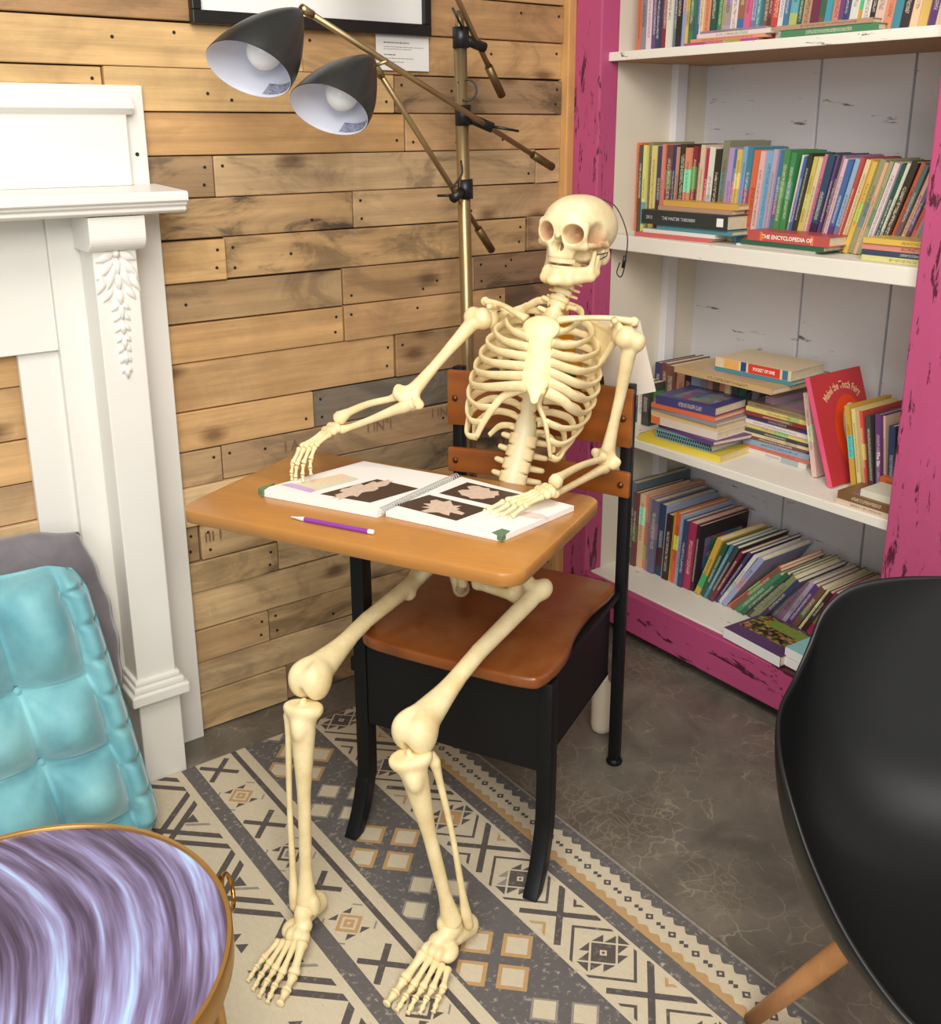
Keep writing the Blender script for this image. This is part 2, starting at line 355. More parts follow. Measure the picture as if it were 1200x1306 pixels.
# per row: list of (x where the board starts, colour, weathering)
PL = {
 0: [(-.9, (214, 178, 128), .2), (.31, (215, 180, 125), .35), (1.002, (158, 116, 76), .6), (1.6, (170, 130, 85), .4)],
 1: [(-.9, (200, 160, 110), .2), (.12, (218, 184, 134), .35), (1.45, (190, 150, 100), .4)],
 2: [(-.9, (195, 150, 100), .2), (.44, (192, 154, 104), .3), (.963, (194, 158, 106), .5), (1.66, (170, 130, 84), .4)],
 3: [(-.9, (214, 176, 124), .2), (.10, (216, 182, 128), .4), (1.38, (190, 150, 104), .4)],
 4: [(-.9, (200, 165, 115), .2), (.35, (206, 172, 118), .4), (.997, (208, 176, 126), .5), (1.72, (170, 135, 92), .5)],
 5: [(-.9, (220, 185, 130), .2), (.2, (150, 118, 80), .3), (.806, (202, 166, 116), .35), (1.40, (186, 140, 92), .4)],
 6: [(-.9, (224, 190, 140), .1), (-.05, (228, 192, 140), .1), (1.034, (118, 98, 70), .95), (1.70, (150, 110, 70), .6)],
 7: [(-.9, (180, 146, 104), .4), (.02, (182, 146, 104), .45), (.874, (184, 148, 108), .35), (1.66, (150, 110, 72), .5)],
 8: [(-.9, (222, 170, 108), .1), (-.2, (216, 164, 102), .1), (1.116, (86, 82, 78), .35), (1.80, (150, 112, 74), .4)],
 9: [(-.9, (190, 140, 92), .2), (.15, (196, 150, 94), .12), (1.350, (158, 118, 76), .25), (1.78, (120, 86, 56), .5)],
 10: [(-.9, (180, 142, 98), .4), (-.1, (206, 154, 92), .1), (1.205, (194, 146, 92), .25), (1.70, (116, 82, 54), .6)],
 11: [(-.9, (190, 150, 100), .2), (.25, (172, 140, 96), .4), (1.208, (184, 140, 90), .3), (1.60, (122, 90, 62), .7)],
 12: [(-.9, (200, 160, 105), .2), (.3, (218, 170, 104), .2), (.9165, (206, 162, 104), .55), (1.772, (176, 134, 88), .6)],
 13: [(-.9, (200, 160, 105), .2), (.4, (194, 152, 100), .95), (1.244, (202, 164, 116), .25)],
 14: [(-.9, (200, 160, 105), .2), (.5, (146, 116, 82), .6), (.904, (210, 174, 126), .45), (1.799, (204, 168, 122), .2)],
 15: [(-.9, (200, 160, 105), .2), (.3, (212, 158, 94), .12), (1.392, (198, 152, 100), .3)],
 16: [(-.9, (222, 178, 112), .1), (-.02, (222, 178, 112), .1), (.687, (226, 182, 116), .1), (1.362, (152, 118, 82), .65)],
 17: [(-.9, (224, 178, 112), .1), (-.1, (226, 180, 114), .1), (1.128, (204, 154, 96), .35)],
 18: [(-.9, (170, 122, 74), .3), (-.15, (160, 114, 70), .3), (1.40, (190, 138, 84), .35)],
 19: [(-.9, (200, 152, 96), .2), (.3, (190, 146, 92), .2), (1.3, (196, 148, 92), .3)],
 20: [(-.9, (180, 138, 92), .3), (.6, (204, 160, 104), .2)], 21: [(-.9, (204, 160, 104), .2), (.1, (176, 130, 82), .3), (1.2, (196, 150, 98), .2)],
}
M_NAIL = flat('rusty_nail_hole', (40, 26, 18), 0.8, var=0.2)
nv, nf = lathe([(0, 0), (.0036, 0), (.0036, .0012), (0, .0012)], 8, axis=(0, -1, 0)); NAILME = mesh('nail', nv, nf)
rb = random.Random(5)
for r, segs in PL.items():
    for i, (x0, c, wth) in enumerate(segs):
        x1 = segs[i+1][0] if i+1 < len(segs) else 1.885
        z0, z1 = ZR[r], ZR[r+1]; pr = rb.uniform(.012, .022); gp = rb.choice((.0012, .0014, .0022, .0030)); gq = rb.choice((.0012, .0013, .0020))
        if r == 6 and i == 1: pr = .026
        if r == 8 and i == 2: pr = .011
        a = rb.uniform(-.0012, .0012)
        vs = [(x0+gq, 0, z0+.0011+a), (x1-gq, 0, z0+.0011-a), (x1-gq, 0, z1-gp-a), (x0+gq, 0, z1-gp*.6+a)]
        b = MB(); b.add([(v[0], WALLY+.002, v[2]) for v in vs]+[(v[0], WALLY-pr, v[2]) for v in vs], [(0, 1, 2, 3), (7, 6, 5, 4), (0, 4, 5, 1), (1, 5, 6, 2), (2, 6, 7, 3), (3, 7, 4, 0)])
        o = b.build('plank', M_PLANK, wb, bevel=.0016, seg=1); cc = tuple(.68*a_+.32*b_ for a_, b_ in zip(c, (212, 186, 146))); o.color = (*lin(cc), min(1, wth*1.15))
        if x1 < .45 or x0 > 1.75: continue
        for (nx, nz) in [(x0+.022, .25), (x0+.02, .74), (x1-.024, .3), (x1-.02, .72)]+[(rb.uniform(x0+.1, max(x0+.12, x1-.1)), rb.uniform(.2, .8)) for _ in range(2)]:
            if rb.random() < .45: continue
            n = link('nail', NAILME, M_NAIL, None, loc=(nx, WALLY-pr+.0004, z0+nz*(z1-z0)))
            n.parent = o; n.matrix_parent_inverse = wmat(o).inverted()
# faded stamp on two boards
M_STAMP = flat('faded_stamp_ink', (128, 98, 72), 0.8, var=0.3, scale=200)
for px, py, s in ((484, 543, 'I IN\u00b0I'), (565, 525, 'I IN\u00b0I'), (372, 568, 'I A'), (272, 684, 'III I')):
    p = ony(px, py, WALLY-.0225); text_obj(s, .034, M_STAMP, wb, p, (1, 0, 0), (0, 0, 1), 'stamp_mark')
tr = MB().box((1.884, 2.118, 0), (1.911, WALLY+.0, 2.3)).build('trim_1', objcol_wood('trim_wood', axis=2), bevel=.003); tr.color = (*lin((222, 170, 104)), 0.0); props(tr, kind='structure', label='narrow pale wood corner trim strip beside the bookcase')

# ================================================================== RUG
def build_rug():
    Z0 = .0062; L = .00022
    mats = []
    def rugm(name, rgb, wear):
        t = NT(name); co = t.coords('Object', (1, 1, 1)); n1 = t.noise(co, 90, 4, 0.7); n2 = t.noise(co, 11, 4, 0.65, .5); n3 = t.noise(t.coords('Object', (260, 40, 1)), 1.0, 2)
        c = lin(rgb); body = t.mix(t.math('MULTIPLY_ADD', n3, .5, t.math('MULTIPLY', n1, .5)), tuple(x*.78 for x in c), tuple(min(1, x*1.2) for x in c))
        m = t.math('MULTIPLY', t.ramp(n1, .56, .66), t.ramp(n2, .46-wear*.12, .72)); tgt = lin((196, 186, 164)) if sum(rgb) < 420 else lin((120, 108, 92))
        body = t.mix(t.math('MULTIPLY', m, wear), body, tgt); t.bump(n1, .3, .001); mats.append(t.done(body, .92)); return len(mats)-1
    GREY = rugm('rug_grey_yarn', (98, 93, 90), .95); CREAM = rugm('rug_cream_yarn', (200, 187, 160), .40); DARK = rugm('rug_charcoal_yarn', (86, 78, 74), .5)
    TAN = rugm('rug_tan_yarn', (182, 146, 98), .35); LGREY = rugm('rug_light_grey_yarn', (142, 134, 124), .6)
    X0, X1, Y0, Y1 = -.25, 1.246, .05, 2.008
    b = MB(); b.box((X0, Y0, .0004), (X1, Y1, Z0), GREY)
    def clip(poly, xa, xb):
        for ax, lim, sg in ((0, xa, 1), (0, xb, -1), (1, Y0, 1), (1, Y1, -1)):
            out = []
            for i in range(len(poly)):
                p, q = poly[i-1], poly[i]; ip, iq = (p[ax]-lim)*sg >= 0, (q[ax]-lim)*sg >= 0
                if ip != iq:
                    t = (lim-p[ax])/(q[ax]-p[ax]); out.append((p[0]+t*(q[0]-p[0]), p[1]+t*(q[1]-p[1])))
                if iq: out.append(q)
            poly = out
            if not poly: return None
        return poly
    def put(poly, m, lay, xa=X0, xb=X1):
        poly = clip(poly, xa, xb)
        if not poly or len(poly) < 3: return
        A = sum(poly[i-1][0]*poly[i][1]-poly[i][0]*poly[i-1][1] for i in range(len(poly)))
        if A < 0: poly = poly[::-1]
        b.add([(p[0], p[1], Z0+lay*L) for p in poly], [tuple(range(len(poly)))], m)
    def rect(xa, xb, m, lay): put([(xa, Y0), (xb, Y0), (xb, Y1), (xa, Y1)], m, lay)
    s2 = math.sqrt(.5)
    def rot(cx, cy, pts): return [(cx+(p-q)*s2, cy+(p+q)*s2) for p, q in pts]
    def rq(cx, cy, p0, q0, p1, q1, m, lay, xa, xb): put(rot(cx, cy, [(p0, q0), (p1, q0), (p1, q1), (p0, q1)]), m, lay, xa, xb)
    def tri(cx, cy, P, m, lay, xa, xb): put(rot(cx, cy, P), m, lay, xa, xb)
    T = .2315
    # main cream band with crosses and stepped diamonds
    xa, xb = .996, 1.120; cx = (xa+xb)/2; rect(xa, xb, CREAM, 1)
    for k in range(-1, 9):
        cy = 1.164+T*(k-3); far = .30
        xm = cx+.004
        for s in (1,):
            rq(xm, cy, -.075, -.0062, .075, .0062, DARK, 2, xa+.006, xb-.006); rq(xm, cy, -.0062, -.075, .0062, .075, DARK, 2.5, xa+.006, xb-.006)
        o, wdt = .0235, .0055
        # side brackets (toward the band's edges), tan or charcoal by turns
        for sx in (1, -1):
            m = TAN if (k+(sx > 0)) % 2 else DARK
            rq(xm, cy, sx*o*.95 if sx > 0 else -.075, -sx*(o+wdt) if sx > 0 else o, .075 if sx > 0 else -o, -sx*o if sx > 0 else o+wdt, m, 2, xa+.01, xb-.01)
            rq(xm, cy, o if sx > 0 else -(o+wdt), -.075 if sx > 0 else o, o+wdt if sx > 0 else -o, -o if sx > 0 else .075, m, 2.5, xa+.01, xb-.01)
        # brackets toward the neighbouring diamonds
        e = T*s2-o
        rq(xm, cy, o, o, e, o+wdt, DARK, 2, xa+.008, xb-.008); rq(xm, cy, o, o, o+wdt, e, DARK, 2.5, xa+.008, xb-.008)
        rq(xm, cy, -e, -o-wdt, -o, -o, DARK, 2, xa+.008, xb-.008); rq(xm, cy, -o-wdt, -e, -o, -o, DARK, 2.5, xa+.008, xb-.008)
        # stepped diamond in the gap
        dy = cy+T/2; q = .0215; C2 = TAN if k % 3 == 1 else LGREY
        rq(xm, dy, -q, -q, q, q, DARK if k % 3 != 1 else TAN, 2, xa, xb); rq(xm, dy, -.0062, -.0062, .0062, .0062, CREAM, 3, xa, xb); rq(xm, dy, -.0025, -.0025, .0025, .0025, DARK, 4, xa, xb)
        g = .0255; h = .0205
        for j in range(2):
            u0 = -q+j*.0225
            tri(xm, dy, [(u0, g), (u0+h, g), (u0, g+h*.86)], LGREY if k % 2 else DARK, 2, xa+.004, xb-.004)
            tri(xm, dy, [(-u0, -g), (-u0-h, -g), (-u0, -g-h*.86)], DARK, 2, xa+.004, xb-.004)
            tri(xm, dy, [(g, u0), (g+h*.86, u0), (g, u0+h)], DARK, 2, xa+.004, xb-.004)
            tri(xm, dy, [(-g, -u0), (-g-h*.86, -u0), (-g, -u0-h)], DARK, 2, xa+.004, xb-.004)
        for sx, sy in ((1, -1), (-1, 1)):
            tri(xm, dy, [(sx*g, sy*g), (sx*(g+h), sy*g), (sx*g, sy*(g+h))], DARK, 2, xa+.004, xb-.004)
    # right-hand border: grey, tan, cream saw-tooth with small lozenges, grey
    rect(1.150, 1.1745, TAN, 1); rect(1.170, 1.213, CREAM, 2)
    n = 0; y = Y0+.01
    while y < Y1:
        put([(1.1715, y-.0135), (1.1615, y), (1.1715, y+.0135)], CREAM, 3); put([(1.211, y-.0135), (1.223, y), (1.211, y+.0135)], CREAM, 3)
        if n % 2 == 0:
            put([(1.181, y), (1.1905, y-.0095), (1.200, y), (1.1905, y+.0095)], DARK, 4); put([(1.1872, y), (1.1905, y-.0033), (1.1938, y), (1.1905, y+.0033)], CREAM, 5)
        else:
            for d in (-.0052, .0052): put([(1.1845, y+d), (1.1905, y+d-.0052), (1.1965, y+d), (1.1905, y+d+.0052)], DARK, 4)
        y += .0278; n += 1
    rect(1.2405, X1, LGREY, 1)
    # grey field with groups of four lozenges
    for k in range(-5, 8):
        cy = 1.152+.1815*k; cx = .900; tan = k % 2 == 0; d = .036 if tan else .0335; s = .0265 if tan else .0185
        for (u, v) in ((1, 1), (1, -1), (-1, 1), (-1, -1)):
            ux, uy = cx+(u-v)*d*s2, cy+(u+v)*d*s2
            if tan:
                rq(ux, uy, -s, -s, s, s, TAN, 1, .83, .99); rq(ux, uy, -s*.72, -s*.72, s*.72, s*.72, CREAM, 2, .83, .99)
            else:
                rq(ux, uy, -s-.004, -s-.004, s+.004, s+.004, LGREY, 1, .83, .99); rq(ux, uy, -s, -s, s, s, CREAM, 2, .83, .99)
    # left cream band with crosses and small diamonds
    xa, xb = .700, .822; rect(xa, xb, CREAM, 1); rect(.786, .7985, DARK, 2); cx = .738
    for k in range(-1, 9):
        cy = 1.26+.2335*(k-3)
        for sgn in (1, -1): rq(cx, cy, -.046 if sgn > 0 else -.0062, -.0062 if sgn > 0 else -.046, .046 if sgn > 0 else .0062, .0062 if sgn > 0 else .046, DARK, 2 if sgn > 0 else 2.5, xa+.003, .781)
        dy = cy+.117
        rq(cx, dy, -.021, -.021, .021, .021, TAN if k % 2 else DARK, 2, xa, .782); rq(cx, dy, -.0145, -.0145, .0145, .0145, CREAM, 3, xa, .782); rq(cx, dy, -.0095, -.0095, .0095, .0095, TAN if k % 2 else LGREY, 4, xa, .782); rq(cx, dy, -.003, -.003, .003, .003, CREAM, 5, xa, .782)
        for sx, sy in ((1, 1), (-1, -1)):
            tri(cx, dy, [(sx*.025, sy*.004), (sx*.041, sy*.004), (sx*.025, sy*.02)], DARK, 2, xa, .782); tri(cx, dy, [(sx*.004, sy*.025), (sx*.004, sy*.041), (sx*.02, sy*.025)], DARK, 2, xa, .782)
            rq(cx, dy, min(sx*.047, sx*.0505), -.006 if sx < 0 else -.03, max(sx*.047, sx*.0505), .03 if sx < 0 else .006, LGREY, 2, xa, .782)
            rq(cx, dy, -.006 if sx < 0 else -.03, min(sx*.047, sx*.0505), .03 if sx < 0 else .006, max(sx*.047, sx*.0505), LGREY, 2, xa, .782)
    # far-left field: big zigzag on cream with small triangles
    rect(X0, .667, CREAM, 1); P = .235
    for xb_, xa_ in ((.660, .44), (.42, .20), (.18, -.05)):
        hw = P/2*.92
        for k in range(-1, 10):
            yb = .05+P*k
            for off, wd in ((0, .019), (.040, .019)):
                for up in (1, -1):
                    # one diagonal stroke
                    ang = .95; x_a, y_a = xb_-.01, yb+(off if up > 0 else P-off)
                    put([(x_a, y_a), (x_a, y_a+up*wd), (x_a-hw, y_a+up*(wd+hw*ang)), (x_a-hw, y_a+up*hw*ang)], DARK, 2+.4*(up > 0)+.2*(off > 0), xa_, xb_)
            yc = yb+P/2+.012
            put([(xb_-.014, yc-.034), (xb_-.014, yc-.026), (xb_-.056, yc+.002), (xb_-.056, yc-.006)], LGREY, 2); put([(xb_-.030, yc-.010), (xb_-.030, yc+.022), (xb_-.056, yc+.006)], DARK, 2.6)
            put([(xb_-.150, yb-.026), (xb_-.150, yb+.018), (xb_-.118, yb-.004)], DARK, 2); put([(xb_-.110, yb-.032), (xb_-.110, yb-.006), (xb_-.090, yb-.019)], DARK, 2); put([(xb_-.110, yb-.002), (xb_-.110, yb+.024), (xb_-.090, yb+.011)], DARK, 2); put([(xb_-.19, yb-.012), (xb_-.19, yb+.008), (xb_-.172, yb-.002)], DARK, 2)
    o = b.build('rug', mats); props(o, 'grey and cream rug with geometric bands, lozenges and crosses under the school desk', 'rug')
build_rug()

# ================================================================== MANTEL
def build_mantel():
    m = empty('fireplace_mantel', (.0, 2.08, 0), 0, 'white painted fireplace mantel with pilaster and shelf against the pallet board wall', 'mantel')
    BP = WALLY-.021
    MB().box((.46, BP-.018, 0), (.768, BP, 1.245)).build('back_plate', M_WHITE, m, bevel=.002)
    MB().box((-.9, BP-.030, .977), (.536, BP, 1.245)).build('header_board', M_WHITE, m, bevel=.002)
    MB().box((.536, BP-.040, 0), (.70, BP-.018, 1.245)).build('surround_board', M_WHITE, m, bevel=.002)
    MB().box((.594, 2.015, .245), (.679, BP-.04, 1.205)).build('pilaster', M_WHITE, m, bevel=.003)
    MB().box((.590, 2.010, 0), (.682, BP-.04, .215)).build('plinth_block', M_WHITE, m, bevel=.003)
    c = MB(); c.box((.572, 1.990, .206), (.700, BP-.04, .232)).box((.580, 1.998, .232), (.692, BP-.04, .246)).box((.586, 2.006, .246), (.686, BP-.04, .258)); c.build('plinth_cap', M_WHITE, m, bevel=.004)
    # rounded capital under the shelf
    prof = []
    for k in range(9):
        a = math.pi/2*k/8; prof.append((2.013-.026*math.sin(a), 1.176+.03*(1-math.cos(a))))
    poly = [(BP-.04, 1.176)]+prof+[(1.987, 1.242), (BP-.04, 1.242)]
    cp = MB(); cp.prism([(p[0], p[1]) for p in poly], .584, .692, fr=lambda v: (v[2], v[0], v[1])); cp.build('capital', M_WHITE, m, bevel=.002)
    # shelf with stepped front moulding
    pr = [(BP, 1.293), (1.965, 1.286), (1.960, 1.283), (1.960, 1.268), (1.968, 1.265), (1.968, 1.260), (1.976, 1.257), (1.974, 1.250), (1.984, 1.244), (BP, 1.244)]
    s = MB(); s.prism(pr, -.9, .772, fr=lambda v: (v[2], v[0], v[1])); s.build('mantel_shelf', M_WHITE, m, bevel=.0015, seg=1)
    # overmantel with framed panel
    MB().box((-.9, BP-.014, 1.292), (.757, BP, 1.484)).build('overmantel_board', M_WHITE, m, bevel=.002)
    MB().box((-.9, BP-.030, 1.292), (.716, BP-.014, 1.436)).build('overmantel_panel', M_WHITE, m, bevel=.003)
    pr = [(BP-.014, 1.462), (BP-.028, 1.462), (BP-.034, 1.456), (BP-.034, 1.452), (BP-.044, 1.446), (BP-.046, 1.440), (BP-.040, 1.436), (BP-.030, 1.428), (BP-.014, 1.428)]
    s = MB(); s.prism(pr, -.9, .728, fr=lambda v: (v[2], v[0], v[1])); s.build('panel_moulding', M_WHITE, m, bevel=.001, seg=1)
    vs, fs = lathe([(0, 0), (.004, 0), (.004, .001), (0, .001)], 10, (.735, BP-.0145, 1.352), (0, -1, 0)); link('screw_hole', mesh('screw_hole', vs, fs), M_NAIL, m)
    # carved foliage applique
    b = MB()
    def leaf(x, z, ang, ln, wd, th=.006):
        ca, sa = math.cos(ang), math.sin(ang); P = []; n = 7
        for i in range(n+1):
            t = i/n; wv = wd*math.sin(math.pi*min(1, t*1.05))**.8*(1-.35*t)+.0004; bend = .12*ln*math.sin(math.pi*t)
            P.append((t*ln, wv, th*math.sin(math.pi*(.1+.85*t))))
        vs = []; fs = []
        for (l, wv, h) in P:
            for (q, hh) in ((-wv, 0), (-wv*.5, h*.75), (0, h*.55), (wv*.5, h*.75), (wv, 0)):
                vs.append((x+ca*l-sa*q, 2.0155-hh-.0008, z+sa*l+ca*q))
        for i in range(n):
            for k in range(4): fs.append((i*5+k, i*5+k+1, (i+1)*5+k+1, (i+1)*5+k))
        b.add(vs, fs)
    cx = .6375; D = -math.pi/2
    for sx in (1, -1):
        leaf(cx+sx*.004, 1.172, D+sx*1.15, .040, .011, .011); leaf(cx+sx*.006, 1.160, D+sx*.75, .052, .010, .010); leaf(cx+sx*.004, 1.150, D+sx*.38, .058, .009, .010)
        leaf(cx+sx*.022, 1.128, D+sx*.55, .040, .009, .009); leaf(cx+sx*.030, 1.140, D+sx*.10, .036, .008, .008); leaf(cx+sx*.012, 1.105, D+sx*.65, .034, .008, .008)
        for j in range(7): leaf(cx+.001*sx, 1.075-j*.021, D+sx*(.85-.05*j), .024-.001*j, .006, .007)
    for j in range(8): leaf(cx, 1.165-j*.031, D, .040-.002*j, .0085-.0004*j, .012)
    vs, fs = lathe([(.0001, .012), (.005, .010), (.0075, .005), (.008, 0)], 10, (cx, 2.0155, 1.170), (0, -1, 0)); b.add(vs, fs)
    b.build('foliage_applique', M_WHITE, m, smooth=True)
build_mantel()

# ================================================================== PICTURE FRAME AND CARD
def build_frame():
    Y = WALLY-.024; p0 = ony(244, 31, Y-.01); p1 = ony(547, 46, Y-.01); x0, x1, z0 = p0[0], p1[0], (p0[2]+p1[2])/2; z1 = z0+.40; wd = .026
    f = empty('picture_frame', ((x0+x1)/2, Y, z0), 0, 'thin black picture frame with a plain white sheet above the reading lamp', 'picture')
    for a, b_ in (((x0, Y-.022, z0), (x1, Y, z0+wd)), ((x0, Y-.022, z1-wd), (x1, Y, z1)), ((x0, Y-.022, z0+wd), (x0+wd*.75, Y, z1-wd)), ((x1-wd*.75, Y-.022, z0+wd), (x1, Y, z1-wd))):
        MB().box(a, b_).build('frame_rail', M_BLKFRAME, f, bevel=.002)
    MB().box((x0+.01, Y-.010, z0+.02), (x1-.01, Y-.002, z1-.02)).build('picture_sheet', M_PAPER, f)
    Y = WALLY-.0235; p0 = ony(480, 89, Y); p1 = ony(546, 47, Y); c = empty('caption_card', (p0[0], Y, p0[2]), 0, 'small white printed caption card pinned below the black frame', 'card')
    MB().box((p0[0], Y-.0015, p0[2]), (p1[0], Y, p1[2])).build('card', M_PAPER, c)
    b = MB(); w_ = p1[0]-p0[0]; h_ = p1[2]-p0[2]
    for (zf, a, e, t) in ((.78, .14, .62, .0028), (.66, .14, .90, .0014), (.60, .14, .66, .0014), (.44, .14, .36, .0026), (.34, .14, .70, .0014), (.24, .14, .52, .0014)):
        x = a
        while x < e:
            l = rb.uniform(.02, .07); b.box((p0[0]+x*w_, Y-.0018, p0[2]+zf*h_-t/2), (p0[0]+min(e, x+l)*w_, Y-.0014, p0[2]+zf*h_+t/2)); x += l+.012
    b.build('printed_lines', flat('grey_print', (140, 134, 130), .7), c)
build_frame()

# ================================================================== BOOKCASE
XP, XS, XB = 1.911, 1.940, 2.320                    # post face, shelf front, back boards
YL, YR = 2.025, 1.107                               # inner edges of the left and right post
ZSH = [(.128, .153), (.567, .590), (1.091, 1.130), (1.563, 1.585), (2.02, 2.045)]
def build_bookcase():
    bc = empty('bookcase', (2.1, 1.55, 0), 0, 'tall distressed pink bookcase with white shelves crammed with books', 'bookcase')
    MB().box((XP, YL, 0), (1.975, 2.153, 2.12)).build('post', M_PINK, bc, bevel=.004)
    MB().box((XP, YR-.17, 0), (1.975, YR, 2.12)).build('post', M_PINK, bc, bevel=.004)
    MB().box((XP, YR, .037), (1.935, YL, .150)).build('kick_board', M_PINKK, bc, bevel=.003)
    MB().box((XP, YR-.17, 2.045), (1.96, 2.153, 2.14)).build('head_board', M_PINKK, bc, bevel=.003)
    for i, (z0, z1) in enumerate(ZSH):
        s = MB(); xf = 1.909 if i == 0 else XS
        if i == 0: s.box((1.936, YR-.15, z0), (XB, YL+.02, z1), 0)
        else: s.box((XS, YR-.15, z0), (XB, YL+.02, z1), 0)
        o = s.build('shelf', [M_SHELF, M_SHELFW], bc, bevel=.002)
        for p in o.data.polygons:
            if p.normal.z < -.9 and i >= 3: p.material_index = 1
    MB().box((1.975, YL+.002, 0), (XB, YL+.022, 2.12)).build('side_panel', M_SIDEP, bc)
    MB().box((1.975, YR-.17, 0), (XB, YR-.15, 2.12)).build('side_panel', M_SIDEP, bc)
    MB().box((2.175, YL-.022, .16), (2.215, YL+.002, 2.0)).build('corner_batten', M_BACKB, bc, bevel=.002)
    ys = [YL+.022, onx(897, 105, XB)[1], onx(1047, 90, XB)[1]]
    while ys[-1] > YR-.17: ys.append(ys[-1]-.255)
    for a, b_ in zip(ys[:-1], ys[1:]):
        MB().box((XB, max(b_, YR-.17)+.003, .05), (XB+.016, a-.003, 2.1)).build('back_board', M_BACKB, bc, bevel=.002)
    MB().box((XB+.017, YR-.17, .05), (XB+.024, YL+.022, 2.1)).build('backing_sheet', M_GAP, bc)
build_bookcase()

# ---- books
def book_cover_mat():
    t = NT('printed_book_cover'); oi = t.n('ShaderNodeObjectInfo'); base = oi.outputs['Color']; rnd = oi.outputs['Random']
    tc = t.n('ShaderNodeTexCoord'); sp = t.n('ShaderNodeSeparateXYZ'); t.l(tc.outputs['Generated'], sp.inputs[0]); gx, gy, gz = sp.outputs
    r2 = t.math('FRACT', t.math('MULTIPLY', rnd, 17.3)); r3 = t.math('FRACT', t.math('MULTIPLY', rnd, 53.7))
    hs = t.n('ShaderNodeHueSaturation'); t.l(base, hs.inputs['Color']); t.l(t.math('MULTIPLY_ADD', r2, .9, .05), hs.inputs['Hue']); hs.inputs['Saturation'].default_value = .9; t.l(t.math('MULTIPLY_ADD', r3, .9, .5), hs.inputs['Value'])
    spine = t.math('LESS_THAN', gy, .03)
    # colour band somewhere on the spine
    lo = t.math('MULTIPLY_ADD', r3, .55, .05); bandm = t.math('MULTIPLY', t.math('GREATER_THAN', gz, lo), t.math('LESS_THAN', gz, t.math('ADD', lo, t.math('MULTIPLY_ADD', r2, .22, .06))))
    bandm = t.math('MULTIPLY', bandm, t.math('MULTIPLY', spine, t.math('GREATER_THAN', r2, .45)))
    c = t.mix(bandm, base, hs.outputs[0])
    # broken title marks, too small to read
    cmb = t.n('ShaderNodeCombineXYZ'); t.l(t.math('MULTIPLY', gx, 9.0), cmb.inputs[0]); t.l(t.math('MULTIPLY', rnd, 91.0), cmb.inputs[1]); t.l(t.math('MULTIPLY', gz, 90.0), cmb.inputs[2])
    nz = t.noise(cmb.outputs[0], 1.0, 2, .5)
    tm = t.math('MULTIPLY', t.math('GREATER_THAN', nz, .50), t.math('LESS_THAN', t.math('ABSOLUTE', t.math('SUBTRACT', gx, .5)), .24))
    tm = t.math('MULTIPLY', tm, t.math('MULTIPLY', t.math('GREATER_THAN', gz, t.math('MULTIPLY_ADD', r2, .3, .12)), t.math('LESS_THAN', gz, t.math('MULTIPLY_ADD', r3, .3, .6))))
    tm = t.math('MULTIPLY', tm, spine)
    bw = t.n('ShaderNodeRGBToBW'); t.l(base, bw.inputs[0]); ink = t.mix(t.math('GREATER_THAN', bw.outputs[0], .22), lin((236, 226, 200)), lin((46, 34, 40)))
    c = t.mix(t.math('MULTIPLY', tm, .55), c, ink)
    # picture on the boards
    vo = t.n('ShaderNodeTexVoronoi'); vo.inputs['Scale'].default_value = 5.0; vo.inputs['Randomness'].default_value = 1
    cm2 = t.n('ShaderNodeCombineXYZ'); t.l(t.math('MULTIPLY', rnd, 31.0), cm2.inputs[0]); t.l(gy, cm2.inputs[1]); t.l(t.math('MULTIPLY', gz, 1.4), cm2.inputs[2]); t.l(cm2.outputs[0], vo.inputs['Vector'])
    inm = t.math('MULTIPLY', t.math('GREATER_THAN', gy, .12), t.math('LESS_THAN', gy, .9)); inm = t.math('MULTIPLY', inm, t.math('MULTIPLY', t.math('GREATER_THAN', gz, .15), t.math('LESS_THAN', gz, .8)))
    c = t.mix(t.math('MULTIPLY', inm, .5), c, t.mix(.5, hs.outputs[0], vo.outputs['Color']))
    return t.done(c, .38)
M_BOOK = book_cover_mat()
M_PLAINB = (lambda t: t.done(t.n('ShaderNodeObjectInfo').outputs['Color'], .4))(NT('plain_book_cover'))
NB = {}
PALT = dict(orange=(232, 104, 52), grey=(150, 146, 148), white=(238, 228, 220), purple=(92, 58, 130), navy=(40, 50, 92), darkred=(140, 34, 44), slate=(92, 104, 124), black=(30, 28, 30),
  ltblue=(150, 176, 206), yellow=(226, 200, 84), green=(52, 130, 76), blue=(52, 104, 170), cream=(240, 214, 170), salmon=(232, 140, 110), dkgreen=(30, 84, 62), lavender=(180, 164, 204),
  pink=(216, 104, 150), teal=(56, 138, 148), brown=(112, 72, 52), red=(200, 60, 58), lime=(176, 196, 96), tan=(190, 150, 108), maroon=(112, 40, 48), gold=(222, 166, 56), palepink=(236, 198, 192),
  sky=(126, 180, 222), olive=(140, 132, 96), crimson=(176, 40, 76), sage=(158, 160, 120), peach=(238, 176, 136), violet=(112, 92, 152), coral=(226, 96, 88), mauve=(160, 120, 150), magenta=(196, 60, 140), charcoal=(60, 58, 62), paleyellow=(230, 220, 130))
WORD = dict(darkred='dark red', ltblue='light blue', dkgreen='dark green', palepink='pale pink', paleyellow='pale yellow', sky='sky blue')
ORD = ['first', 'second', 'third', 'fourth', 'fifth', 'sixth', 'seventh', 'eighth', 'ninth', 'tenth', 'eleventh', 'twelfth', 'thirteenth', 'fourteenth', 'fifteenth', 'sixteenth', 'seventeenth', 'eighteenth', 'nineteenth', 'twentieth']
